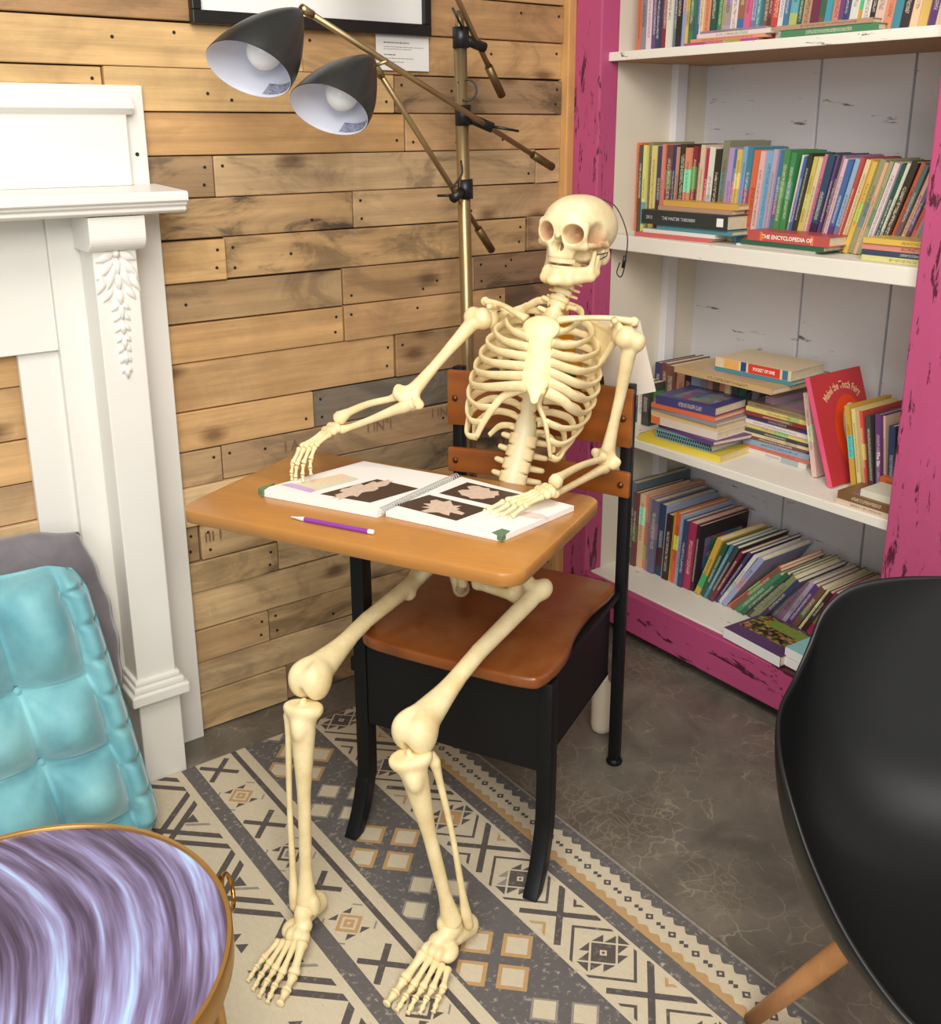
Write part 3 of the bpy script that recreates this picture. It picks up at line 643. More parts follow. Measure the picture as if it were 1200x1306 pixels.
def ordn(i):
    if i < 20: return ORD[i]
    t_ = {2: 'twenty', 3: 'thirty', 4: 'forty', 5: 'fifty', 6: 'sixty'}[(i+1)//10]
    return (t_[:-1]+'ieth') if (i+1) % 10 == 0 else t_+'-'+ORD[(i+1) % 10-1]
rk = random.Random(21)
def book(t, h, d, R, origin, col, label, group, mat=None, paper=False, alpha=1.0):
    """t thickness, h spine length, d depth; local x = thickness, y = from spine to fore-edge, z = along the spine"""
    e = empty('book', origin, 0, label, 'book', group); e.rotation_euler = Matrix(R).to_euler()
    rgb = PALT[col] if isinstance(col, str) else col
    rgb = tuple(max(0, min(255, .82*c+.18*g_+rk.randint(-9, 9))) for c, g_ in zip(rgb, (150, 142, 134)))
    k = min(.0022, t*.16)
    prof = [(0, 0), (t, 0), (t, d), (t-k, d), (t-k, k), (k, k), (k, d), (0, d)]
    b = MB(); b.prism(prof, 0, h)
    n = 8; b.f = [f for f in b.f if len(f) == 4]; b.m = [0]*len(b.f)
    for z0 in (0, n):                                # U-shaped ends as three quads each
        for q in ((0, 1, 4, 5), (1, 2, 3, 4), (0, 5, 6, 7)): b.f.append(tuple(z0+i for i in q)); b.m.append(0)
    c = b.build('cover', mat or M_BOOK, e, local=True); c.color = (*lin(rgb), alpha)
    MB().box((k, k, .0025), (t-k, d-.003, h-.0025)).build('page_block', M_PAGES, e, local=True)
    return e
RZ = np.array([[0, 1, 0], [-1, 0, 0], [0, 0, 1]], float)         # upright: thickness -> -Y, depth -> +X
RF = np.array([[0, 1, 0], [0, 0, 1], [1, 0, 0]], float)          # flat: thickness -> +Z, depth -> +X, spine along +Y
def roty(a): return np.array([[math.cos(a), 0, math.sin(a)], [0, 1, 0], [-math.sin(a), 0, math.cos(a)]])
def rotz(a): return np.array([[math.cos(a), -math.sin(a), 0], [math.sin(a), math.cos(a), 0], [0, 0, 1]])
def row(cols, px0, px1, py, X, z, h0, h1, l0, l1, place, group, depth=(.13, .17), jit=.008, xj=.006, kinds=None):
    """upright books from photo column px0 to px1 on a shelf"""
    y0, y1 = onx(px0, py, X)[1], onx(px1, py, X)[1]
    rel = [rk.uniform(.7, 1.35) for _ in cols]; n = len(cols)
    for i, c in enumerate(cols):
        if isinstance(c, tuple): rel[i] *= c[1]
    S = sum(r/math.cos(math.radians(l0+(l1-l0)*i/max(1, n-1))) for i, r in enumerate(rel)); u = (y0-y1)/S; y = y0
    for i, c in enumerate(cols):
        hs = 1.0
        if isinstance(c, tuple): hs = c[2] if len(c) > 2 else 1.0; c = c[0]
        th = math.radians(l0+(l1-l0)*i/max(1, n-1)); t = rel[i]*u-.0004
        h = (h0+(h1-h0)*i/max(1, n-1)+rk.uniform(-jit, jit*.3))*hs; d = min(rk.uniform(*depth), XB-.006-X)
        adj = 'thin' if rel[i] < .85 else ('thick' if rel[i] > 1.2 else '')
        lab = f"{adj} {WORD.get(c, c)} book, {ordn(i)} from left in {place}".strip()
        book(t, h, d, RZ @ roty(th), (X+rk.uniform(-xj, xj), y, z+t*math.sin(th)+.0006), c, lab, group)
        y -= rel[i]*u/math.cos(th)
def flatbook(t, ya, yb, xs, d, z, col, label, group, yaw=0.0, **kw):
    """book lying flat, spine toward the room from ya (left) to yb (right)"""
    h = ya-yb; R = rotz(math.radians(yaw)) @ RF
    c0 = np.array([xs, yb, z]); piv = np.array([xs, (ya+yb)/2, z]); o = piv+rotz(math.radians(yaw)) @ (c0-piv)
    return book(t-.0004, h, d, R, tuple(o), col, label, group, **kw)
yx = lambda px, py, X: float(onx(px, py, X)[1])
# top shelf
row(['orange', 'grey', 'white', 'purple', 'navy', 'darkred', 'white', 'slate', 'black', 'ltblue', 'yellow', 'green', 'blue', 'cream', 'salmon', ('dkgreen', 1.3), 'green', 'yellow', 'lavender', 'white', 'blue', 'pink', 'ltblue', 'teal', 'brown', 'maroon', 'red',
     'white', 'blue', 'lime', 'dkgreen', 'tan', ('maroon', 1.4), 'brown', 'gold', 'salmon', 'teal', 'navy', 'white', 'gold', 'white', 'black', 'palepink', 'salmon', 'teal', 'black', 'cream', 'yellow', ('purple', 1.5), 'cream', 'sky', 'teal'],
    813, 1222, 40, 1.985, ZSH[3][1], .19, .20, 0, 9, 'the upright row on the uppermost shelf', 'upright books on the uppermost shelf', (.13, .16))
Z = ZSH[3][1]
for i, (a, b_, xs, t, c, n) in enumerate(((872, 965, 1.950, .006, 'magenta', 'magenta'), (880, 975, 1.952, .008, 'salmon', 'salmon pink'), (888, 982, 1.953, .010, 'white', 'white'), (892, 975, 1.957, .006, 'mauve', 'dull mauve'))):
    flatbook(t, yx(a, 60, xs), yx(b_, 50, xs), xs, .03, Z+.0005+[0, .006, .014, .024][i], c, f'thin {n} paperback lying in the small pile on the uppermost shelf', 'flat books on the uppermost shelf')
flatbook(.015, yx(995, 50, 1.950), yx(1119, 42, 1.950), 1.950, .032, Z+.0005, 'green', 'green book lying flat at the edge of the uppermost shelf', 'flat books on the uppermost shelf')
flatbook(.010, yx(988, 42, 1.948), yx(1112, 30, 1.948), 1.948, .034, Z+.0156, 'tan', 'tan hardcover lying on the green book, uppermost shelf', 'flat books on the uppermost shelf')
# shelf at skull height
Z = ZSH[2][1]
row(['orange', 'charcoal', 'paleyellow', 'olive', 'paleyellow', 'navy', ('salmon', .6), ('brown', 1.3), 'navy', 'tan', ('black', 1.4), 'salmon', 'darkred', 'maroon', 'cream', ('crimson', 1.3), 'white', 'black', ('olive', 1.2, 1.09), 'lavender', 'blue', 'yellow', 'sky', 'teal', ('orange', 1.3), 'palepink', 'sky', 'lavender', 'blue',
     ('green', 1.5), 'green'], 808, 1000, 260, 2.045, Z, .232, .222, 0, 6, 'the upright row behind the black thick book', 'upright books on the skull-height shelf', (.12, .16))
row(['white', 'blue', 'black', 'yellow', 'cream', 'pink', ('navy', 1.5), 'purple', 'black', 'mauve', 'palepink', 'blue', 'ltblue', 'red', ('cream', 1.3), 'gold', 'yellow', ('sage', 1.3), 'peach', 'sage', 'white', 'dkgreen', 'white', ('black', 1.4), 'orange', 'slate', 'peach', 'violet', 'coral', ('grey', 1.8)],
    999, 1168, 290, 2.045, Z, .215, .205, 9, 20, 'the slanting row behind the red encyclopedia', 'slanting books on the skull-height shelf', (.12, .16))
G = 'flat piles on the skull-height shelf'; X = 1.968; z = Z+.0006
for (a, b_, t, c, lab, dx, dp, yaw) in ((813, 905, .010, 'coral', 'thin pink-edged book at the bottom of the pile under the black book', 0, .22, 4), (822, 912, .010, 'white', 'pale thin book second from bottom under the black book', .004, .20, 2), (838, 935, .012, 'teal', 'grey-green book directly under the thick black book', .01, .19, 0), (818, 928, .036, 'black', 'thick black hardcover with a white spine sticker in the left pile', .004, .17, 0), (840, 932, .011, 'tan', 'tan thin book on top of the thick black book', .02, .18, 2), (847, 938, .014, 'gold', 'golden yellow book topmost of the pile beside the skull', .025, .18, 3)):
    e = flatbook(t, yx(a, 275, X+dx), yx(b_, 275, X+dx), X+dx, dp, z, c, lab, G, yaw, mat=M_PLAINB)
    if t > .03:
        h = e.children[0].dimensions.z if False else yx(a, 275, X+dx)-yx(b_, 275, X+dx)
        MB().box((.008, -.0006, .012), (.028, 0, .032)).build('spine_sticker', M_PAPER, e, local=True)
        me = text_mesh('THE MASTER THEOREM', .0105, 'spine_lettering', .0004)
        for v in me.vertices: v.co = Vector((.017+v.co.y, -.0005, h*.55-v.co.x))
        me.materials.clear(); link('spine_lettering', me, flat('silver_print', (170, 172, 178), .4), e, local=True)
        me = text_mesh('2012', .011, 'spine_lettering', .0004)
        for v in me.vertices: v.co = Vector((.017+v.co.y, -.0005, h*.90-v.co.x))
        me.materials.clear(); link('spine_lettering', me, flat('silver_print', (170, 172, 178), .4), e, local=True)
    z += t
z = Z+.0006
for (a, b_, t, c, lab, dx, dp) in ((940, 1042, .006, 'white', 'white thin book at the bottom under the red encyclopedia', .012, .2), (945, 1052, .011, 'dkgreen', 'green and white book directly under the red encyclopedia', .006, .2), (953, 1058, .023, 'red', 'thick red hardcover encyclopedia lying on the skull-height shelf', .006, .2)):
    e = flatbook(t, yx(a, 300, X+dx), yx(b_, 300, X+dx), X+dx, dp, z, c, lab, G, 0, mat=M_PLAINB); z += t
    if c == 'red':
        h = yx(a, 300, X+dx)-yx(b_, 300, X+dx)
        me = text_mesh('THE ENCYCLOPEDIA OF', .0125, 'spine_lettering', .0004)
        for v in me.vertices: v.co = Vector((.0105+v.co.y, -.0005, h*.50-v.co.x))
        me.materials.clear(); link('spine_lettering', me, M_WPRINT, e, local=True)
        for zz in (.80, .18): MB().box((.001, -.0004, h*zz), (.021, 0, h*zz+.008)).build('spine_band', flat('orange_print', (232, 120, 60), .5), e, local=True)
z = Z+.0006
for (t, c, lab) in ((.012, 'paleyellow', 'pale yellow book at the bottom of the pile touching the right pink post'), (.011, 'navy', 'dark navy book second from bottom in the pile touching the right post'), (.013, 'salmon', 'salmon orange book second from top in the pile touching the right post'), (.012, 'yellow', 'bright yellow book topmost of the pile touching the right pink post')):
    flatbook(t, yx(1097, 320, X)-rk.uniform(0, .006), YR-.075, X+rk.uniform(-.004, .006), .19, z, c, lab, G); z += t
# shelf with the leaning red picture book
Z = ZSH[1][1]; G = 'flat pile at the left of the picture-book shelf'; z = Z+.0006; X = 1.965
C1 = ((.017, (236, 206, 50), 'wide yellow paperback at the very bottom of the left pile', 818, 918, -.012, .21, 5), (.024, (112, 160, 160), 'teal lattice-patterned thick paperback above the yellow one', 838, 908, .0, .16, 3), (.012, 'purple', 'dark purple thin book above the teal patterned one', 836, 915, .0, .17, -6), (.021, 'white', 'white spined paperback with an orange corner in the left pile', 832, 914, .0, .16, 3),
      (.013, (226, 190, 120), 'pale yellow paperback above the white one in the left pile', 832, 914, .004, .17, 4), (.010, 'grey', 'grey thin paperback under the orange one in the left pile', 831, 912, .0, .16, 2), (.012, 'orange', 'orange spined paperback second from top in the left pile', 832, 908, .0, .16, 5), (.024, (58, 62, 112), 'blue-covered paperback topmost of the left pile near the bony elbow', 838, 908, .004, .155, 6))
for i, (t, c, lab, a, b_, dx, dp, yaw) in enumerate(C1):
    e = flatbook(t, yx(a, 540, X+dx), yx(b_, 540, X+dx), X+dx, dp, z, c, lab, G, yaw, mat=M_PLAINB if i != 7 else M_BOOK); z += t
    if i == 1:
        b = MB(); h = yx(a, 540, X+dx)-yx(b_, 540, X+dx); n = int(h/.0075)
        for q in range(n):
            for s in (0, 1): b.box((.003+.0095*s, -.0004, q*.0075+.00375*s), (.010+.0095*s, 0, q*.0075+.0045+.00375*s))
        b.build('lattice_print', flat('navy_print', (36, 48, 66), .5), e, local=True)
    if i == 3: MB().box((.001, -.0006, (yx(a, 540, X)-yx(b_, 540, X))*.86), (.020, 0, yx(a, 540, X)-yx(b_, 540, X))).build('spine_band', flat('orange_print', (232, 120, 60), .5), e, local=True)
flatbook(.004, yx(808, 548, 1.962), yx(845, 552, 1.962), 1.985, .16, Z+.0006, (150, 140, 70), 'thin dark-covered booklet poking out left of the yellow paperback', G, 0)
G = 'flat pile behind the left pile'; z = Z+.0006; X = 2.09
for i, (t, c) in enumerate(((.014, 'white'), (.010, 'coral'), (.015, 'ltblue'), (.010, 'brown'), (.008, 'cream'), (.009, 'charcoal'), (.012, 'paleyellow'), (.011, 'white'), (.012, 'navy'), (.010, 'darkred'), (.012, 'paleyellow'), (.012, 'olive'))):
    flatbook(t, yx(950, 540, X), yx(1032, 560, X)+rk.uniform(-.006, .006), X+rk.uniform(-.006, .006), .19, z, c, f"{WORD.get(c, c)} book, {ordn(i)} from bottom in the pile behind the left pile", G, rk.uniform(-2, 2)); z += t
ZT = z
# tall books standing behind, at the left
row(['dkgreen', 'white', 'charcoal'], 806, 829, 490, 2.06, Z, .118, .122, 0, 0, 'the short row behind the bony upper arm', 'short books behind the upper arm', (.14, .16))
row(['navy', 'maroon', ('brown', 1.2, 1.05), ('tan', 1.4), 'black', ('ltblue', 1.3), 'grey', 'tan', 'brown', 'salmon', 'cream', 'charcoal', 'dkgreen', 'black', 'slate', 'charcoal', 'mauve'], 834, 990, 470, 2.12, Z, .172, .15, 0, 2, 'the standing row behind the left pile', 'standing books behind the left pile', (.15, .18))
# big flat tan book bridging the pile, two books on it
yb0, yb1 = yx(862, 455, 2.06), yx(990, 485, 2.06)
zb = max(ZT, Z+.1785)+.001
big = flatbook(.016, yb0-.01, yb1, 2.045, .25, zb, (222, 184, 124), 'large tan picture book lying across the pile, with two books on top', 'large flat books', 0, mat=M_BOOK)
flatbook(.010, yx(915, 455, 2.10), yx(1010, 470, 2.10), 2.10, .17, zb+.0163, 'teal', 'thin teal book between the large tan book and the red-titled one', 'large flat books', 4, mat=M_PLAINB)
e = flatbook(.026, yx(915, 450, 2.10), yx(1008, 470, 2.10), 2.10, .15, zb+.0266, 'cream', 'thick paperback with a red title block topmost above the large tan book', 'large flat books', 3, mat=M_PLAINB)
h = yx(915, 450, 2.10)-yx(1008, 470, 2.10)
MB().box((.001, -.0006, h*.14), (.025, 0, h*.55)).build('title_block', flat('red_print', (214, 62, 48), .5), e, local=True)
for q, cc in ((.58, (40, 70, 130)), (.04, (60, 120, 150))): MB().box((.001, -.0005, h*q), (.025, 0, h*(q+.07))).build('spine_band', flat('blue_print_%d' % int(q*100), cc, .5), e, local=True)
MB().box((.001, -.0005, h*.68), (.025, 0, h*.88)).build('spine_band', flat('ochre_print', (226, 176, 96), .5), e, local=True)
me = text_mesh('POCKET OF ONE', .0105, 'spine_lettering', .0004)
for v in me.vertices: v.co = Vector((.0125+v.co.y*1.1, -.0011, h*.345-v.co.x*.8))
me.materials.clear(); link('spine_lettering', me, M_WPRINT, e, local=True)
# books leaning on the right half of that shelf
G = 'leaning books on the picture-book shelf'
def leaning(px, py, X, t, h, d, deg, col, lab, mat=None, zz=None):
    y = yx(px, py, X); th = math.radians(deg); z0 = (Z if zz is None else zz)+.0008
    return book(t, h, d, RZ @ roty(th), (X, y, z0+(t*math.sin(th) if th > 0 else 0)), col, lab, G, mat=mat)
leaning(1035, 612, 2.055, .014, .205, .19, -13, 'palepink', 'pale pink and white picture book leaning behind the big red one')
mb = leaning(1056, 622, 2.02, .012, .262, .20, -20, (214, 40, 38), 'big red picture book with curved cream title leaning on the shelf', M_PLAINB)
me = text_mesh('Mabel the Tooth Fairy', .026, 'cover_title', .0006)
t_ = .0124
for v in me.vertices:                                # set on an arc over the picture
    a = v.co.x/.150; rr = .098+v.co.y; v.co = Vector((t_, .108+rr*math.sin(a)*1.0, .130+rr*math.cos(a)*1.0))
me.materials.clear(); link('cover_title', me, flat('peach_print', (240, 196, 150), .5), mb, local=True)
def disc(cy, cz, ry, rz, x, n=28): return [(x, cy+ry*math.cos(2*math.pi*k/n), cz+rz*math.sin(2*math.pi*k/n)) for k in range(n)]
for i, (cy, cz, ry, rz, rgb) in enumerate(((.118, .112, .062, .092, (232, 74, 26)), (.128, .112, .040, .070, (226, 214, 190)), (.142, .150, .018, .030, (108, 150, 84)), (.128, .094, .012, .012, (206, 92, 120)), (.140, .052, .014, .030, (236, 224, 200)))):
    link('cover_picture', mesh('cover_picture', disc(cy, cz, ry, rz, .0122+.0002*i), [tuple(range(28))]), flat('cover_print_%d' % i, rgb, .5), mb, local=True)
MB().box((-.0003, -.0004, 0), (.0123, .0, .262)).build('spine_band', flat('pink_print', (232, 92, 128), .5), mb, local=True)
x_ = 1088
for i, (c, t, h, d, X, a) in enumerate((('gold', .013, .200, .17, 2.045, -12), ('paleyellow', .010, .196, .17, 2.045, -12), ('red', .011, .190, .16, 2.06, -11), ('charcoal', .012, .182, .16, 2.06, -10), ('purple', .014, .192, .16, 2.05, -7), ('cream', .007, .190, .16, 2.06, -7), ('navy', .016, .170, .16, 2.06, -5), ('black', .012, .165, .16, 2.065, -4), ('slate', .014, .168, .16, 2.065, -3))):
    e = leaning(x_, 605, X, t, h, d, a, c, f"{WORD.get(c, c)} book, {ordn(i)} to the right of the big red picture book")
    if c == 'purple':
        me = text_mesh('The Six', .011, 'spine_lettering', .0004)
        for v in me.vertices: v.co = Vector((.007+v.co.y, -.0005, .09-v.co.x))
        me.materials.clear(); link('spine_lettering', me, M_WPRINT, e, local=True)
    x_ += t*1000*.62+.8
G = 'small piles by the right post'; z = Z+.0006
for (t, c, lab, a, b_, X, dp) in ((.012, 'cream', 'cream thin book at the bottom of the front pile by the right post', 1064, 1142, 1.948, .09), (.018, 'brown', 'book with a brown picture cover in the front pile by the right post', 1066, 1142, 1.950, .09)):
    flatbook(t, yx(a, 650, X), yx(b_, 660, X), X, dp, z, c, lab, G, 0, mat=M_BOOK); z += t
flatbook(.016, yx(1096, 640, 1.958), yx(1146, 640, 1.958), 1.958, .078, z, 'white', 'white paperback on top of the front pile by the right post', G, 0, mat=M_PLAINB)
z = Z+.0006
for (t, c, lab) in ((.020, 'cream', 'cream paperback at the bottom of the rear pile beside the front pile'), (.018, 'tan', 'tan paperback in the middle of the rear pile beside the front pile'), (.018, 'orange', 'orange and black paperback topmost of the rear pile by the right post')):
    flatbook(t, yx(1110, 600, 2.0), yx(1158, 600, 2.0), 2.042-.0, .0+.10, z, c, lab, G, 0, mat=M_BOOK if c == 'orange' else M_PLAINB); z += t
# bottom shelf
Z = ZSH[0][1]; G = 'upright books on the bottom shelf'
row(['black', 'navy', 'charcoal', 'white', 'navy', ('slate', 1.6, 1.10), 'maroon', ('cream', 1.3), ('salmon', .7), ('grey', .6), ('slate', 1.7, 1.03), ('navy', 1.3), ('ltblue', .7), ('black', 1.2, .93), ('gold', .7), 'orange', 'ltblue', 'navy', ('crimson', 1.3), 'black'],
    774, 884, 735, 2.06, Z, .245, .205, 0, 4, 'the upright row on the bottom shelf', G, (.20, .24), .006)
G = 'slanting books on the bottom shelf'
row([('gold', 1.5), 'dkgreen', ('teal', .8), 'charcoal', ('maroon', .8), 'navy', 'white', ('ltblue', 1.3, 1.05)], 886, 928, 755, 2.06, Z, .195, .205, 20, 33, 'the slanting row beside the green book', G, (.17, .22))
row([('orange', .9, 1.1), ('brown', 1.0), ('green', 1.3, .95), 'dkgreen', 'charcoal', 'olive', 'navy'], 926, 972, 775, 2.06, Z, .215, .20, 42, 36, 'the steep stack with the green book', G, (.17, .21))
row([('gold', 1.4), 'grey', 'mauve', 'lavender', 'purple', ('brown', 1.4), ('cream', .9), 'black', ('crimson', 1.5), 'navy', 'sky', 'magenta', 'ltblue', ('white', .8), 'brown', ('tan', .8), 'orange', 'charcoal', 'teal', 'maroon', 'navy'], 972, 1112, 800, 2.10, Z, .165, .15, 30, 24, 'the slanting row above the photo book', G, (.17, .20), .006)
G = 'flat books at the front of the bottom shelf'
bp = onz(918, 822, Z); X = 1.915
e = flatbook(.028, yx(920, 812, X), yx(997, 842, X), X, .155, Z+.0006, (70, 48, 100), 'thick purple book with a photo cover lying at the shelf front', G, -4, mat=M_PLAINB)
h = yx(920, 812, X)-yx(997, 842, X)
MB().box((.0005, -.0008, 0), (.0272, -.0002, h)).build('spine_band', M_PAPER, e, local=True)
def photo_mat():
    t = NT('group_photo_print'); co = t.coords('Object', (1, 1, 1)); vo = t.n('ShaderNodeTexVoronoi'); t.l(co, vo.inputs['Vector']); vo.inputs['Scale'].default_value = 70
    n1 = t.noise(co, 55, 4); c = t.mix(t.ramp(vo.outputs['Distance'], .2, .6), lin((196, 132, 78)), lin((44, 30, 26))); return t.done(t.mix(t.ramp(n1, .5, .7), c, lin((140, 150, 62))), .35)
MB().box((.0277, .045, .01), (.0281, .145, h-.01)).build('cover_photo', photo_mat(), e, local=True)
MB().box((.0281, .10, .014), (.0284, .140, h-.045)).build('cover_photo_foliage', flat('leaf_print', (120, 140, 58), .4, var=.4, scale=120), e, local=True)
z = Z+.0006; X = 1.925
for (t, c, a, b_, lab) in ((.024, (206, 220, 226), 994, 1074, 'pale blue-white paperback at the bottom beside the purple photo book'), (.024, (150, 200, 210), 998, 1078, 'pale teal covered paperback on top beside the purple photo book')):
    e = flatbook(t, yx(a, 850, X), yx(b_, 870, X), X, .15, z, c, lab, G, -3, mat=M_PLAINB); z += t
    h = yx(a, 850, X)-yx(b_, 870, X); MB().box((.0005, -.0008, 0), (t-.001, -.0002, h)).build('spine_band', M_PAPER, e, local=True)
    me = text_mesh('THE MISSING', .013, 'spine_lettering', .0004)
    for v in me.vertices: v.co = Vector((.011+v.co.y, -.0012, h*.35-v.co.x))
    me.materials.clear(); link('spine_lettering', me, flat('red_print', (214, 62, 48), .5), e, local=True)
    if c[0] == 150: MB().box((t-.0003, .05, .02), (t+.0001, .13, h-.04)).build('cover_photo', flat('autumn_print', (206, 130, 96), .4, var=.5, scale=40), e, local=True)

# ================================================================== SCHOOL DESK
DC = np.array([1.177, 1.5255, 0]); DS = np.array([.456, -.890, 0]); DB = np.array([.890, .456, 0]); DRZ = math.atan2(-.890, .456)
ZT_ = .722
def dloc(p): q = np.asarray(p)-DC; return (float(q@DS), float(q@DB), float(q[2]))
M_DESK = objcol_wood('varnished_desk_wood', .35, .30, .22, axis=0)
def build_desk():
    e = empty('school_desk', tuple(DC), DRZ, 'old school desk with honey wood top, joined seat and black metal frame', 'desk')
    P = lambda n, b, m, **k: b.build(n, m, e, local=True, **k)
    WD = (*lin((196, 128, 58)), 0.0)
    b = MB(); b.prism(rrect(-.472, -.380, .226, .028, .040, 8), ZT_-.026, ZT_); o = P('desk_top', b, M_DESK, bevel=.005, seg=2, angle=.6); o.color = (*lin((186, 128, 62)), 0.0)
    # legs: outlines in the (b, z) plane, extruded along s
    def leg(poly, s0, s1, name='leg'):
        b = MB(); b.prism([(p[0], p[1]) for p in poly], s0, s1, fr=lambda v: (v[2], v[0], v[1])); return P(name, b, M_BLACKM, bevel=.003, angle=.7)
    def fleg(zt):
        c = catmull([(-.262, .0075), (-.235, .05), (-.212, .11), (-.203, .18), (-.203, zt)], 5); c2 = catmull([(-.171, zt), (-.171, .18), (-.178, .11), (-.200, .05), (-.232, .0075)], 5); return c+c2
    leg(fleg(ZT_-.027), -.206, -.178); leg(fleg(.435), .190, .220)
    for s in (-.190, .203): leg([(.226, .001), (.252, .001), (.252, .895), (.226, .895)], s-.012, s+.012)
    for s in (-.190, .203):
        vs, fs = lathe([(0, 0), (.017, 0), (.019, .006), (.015, .014), (0, .014)], 14, (s, .239, 0)); link('foot_cap', mesh('foot_cap', vs, fs, True), M_BLACKM, e, local=True)
    # bracket under the top
    b = MB(); b.box((-.40, -.205, ZT_-.034), (.16, -.172, ZT_-.026)); P('top_bracket', b, M_BLACKM, bevel=.002)
    b = MB(); b.box((-.26, -.30, ZT_-.034), (-.21, -.04, ZT_-.026)); P('top_bracket', b, M_BLACKM, bevel=.002)
    b = MB(); b.box((-.217, -.199, .355), (-.206, -.175, .385)); P('bolt_head', b, M_BLACKM, bevel=.003)
    # seat: rounded front lip, waisted sides
    out = catmull([(-.176, -.205), (-.150, -.238), (-.07, -.248), (.06, -.250), (.178, -.246), (.212, -.222), (.218, -.13), (.200, -.03), (.196, .07), (.204, .17), (.18, .205), (0, .212), (-.16, .205), (-.182, .17), (-.174, .06), (-.172, -.05), (-.177, -.13)], 5, True)
    b = MB(); b.prism([tuple(p) for p in out], .440, .464); o = P('seat', b, M_DESK, bevel=.008, seg=3, angle=.6); o.color = (*lin((132, 66, 20)), 0.0)
    # book box under the seat
    b = MB(); b.box((-.178, -.200, .246), (.192, -.192, .440)); P('box_front', b, M_BLACKM, bevel=.002)
    for s in (-.178, .186):
        b = MB(); b.prism([(-.192, .246), (.20, .246), (.20, .43), (-.192, .43)], s, s+.006, fr=lambda v: (v[2], v[0], v[1])); P('box_side', b, M_BLACKM)
    b = MB(); b.box((-.178, -.192, .242), (.192, .205, .249)); P('box_floor', b, M_BLACKM)
    b = MB(); b.box((-.178, -.206, .424), (.190, -.17, .439)).box((.190, -.2, .424), (.208, .226, .439)).box((-.196, -.17, .424), (-.178, .226, .439)); P('seat_rail', b, M_BLACKM, bevel=.002)
    # back slats, slightly curved
    def slat(z0, z1, name, bow=.018):
        n = 12; vs = []; fs = []
        for i in range(n+1):
            s = -.207+.426*i/n; bb = .222+bow*(1-(2*i/n-1)**2)
            for (d, z) in ((0, z0), (0, z1), (.014, z1), (.014, z0)): vs.append((s, bb+d-.012, z))
        for i in range(n):
            for k in range(4): fs.append((i*4+k, i*4+(k+1) % 4, (i+1)*4+(k+1) % 4, (i+1)*4+k))
        fs += [(3, 2, 1, 0), tuple(n*4+k for k in range(4))]
        b = MB(); b.add(vs, fs); o = P(name, b, M_DESK, bevel=.004, seg=2, angle=.6); o.color = (*lin((160, 88, 30)), 0.0)
        for s in (-.188, .200):
            vs2, fs2 = lathe([(.0001, .004), (.004, .0035), (.0065, .001), (.007, 0)], 12, (s, .2105, (z0+z1)/2), (0, -1, 0)); link('slat_screw', mesh('slat_screw', vs2, fs2, True), flat('bronze_screw', (120, 74, 40), .35, .8), o, local=True)
    slat(.765, .890, 'back_slat'); slat(.655, .712, 'back_slat')
build_desk()

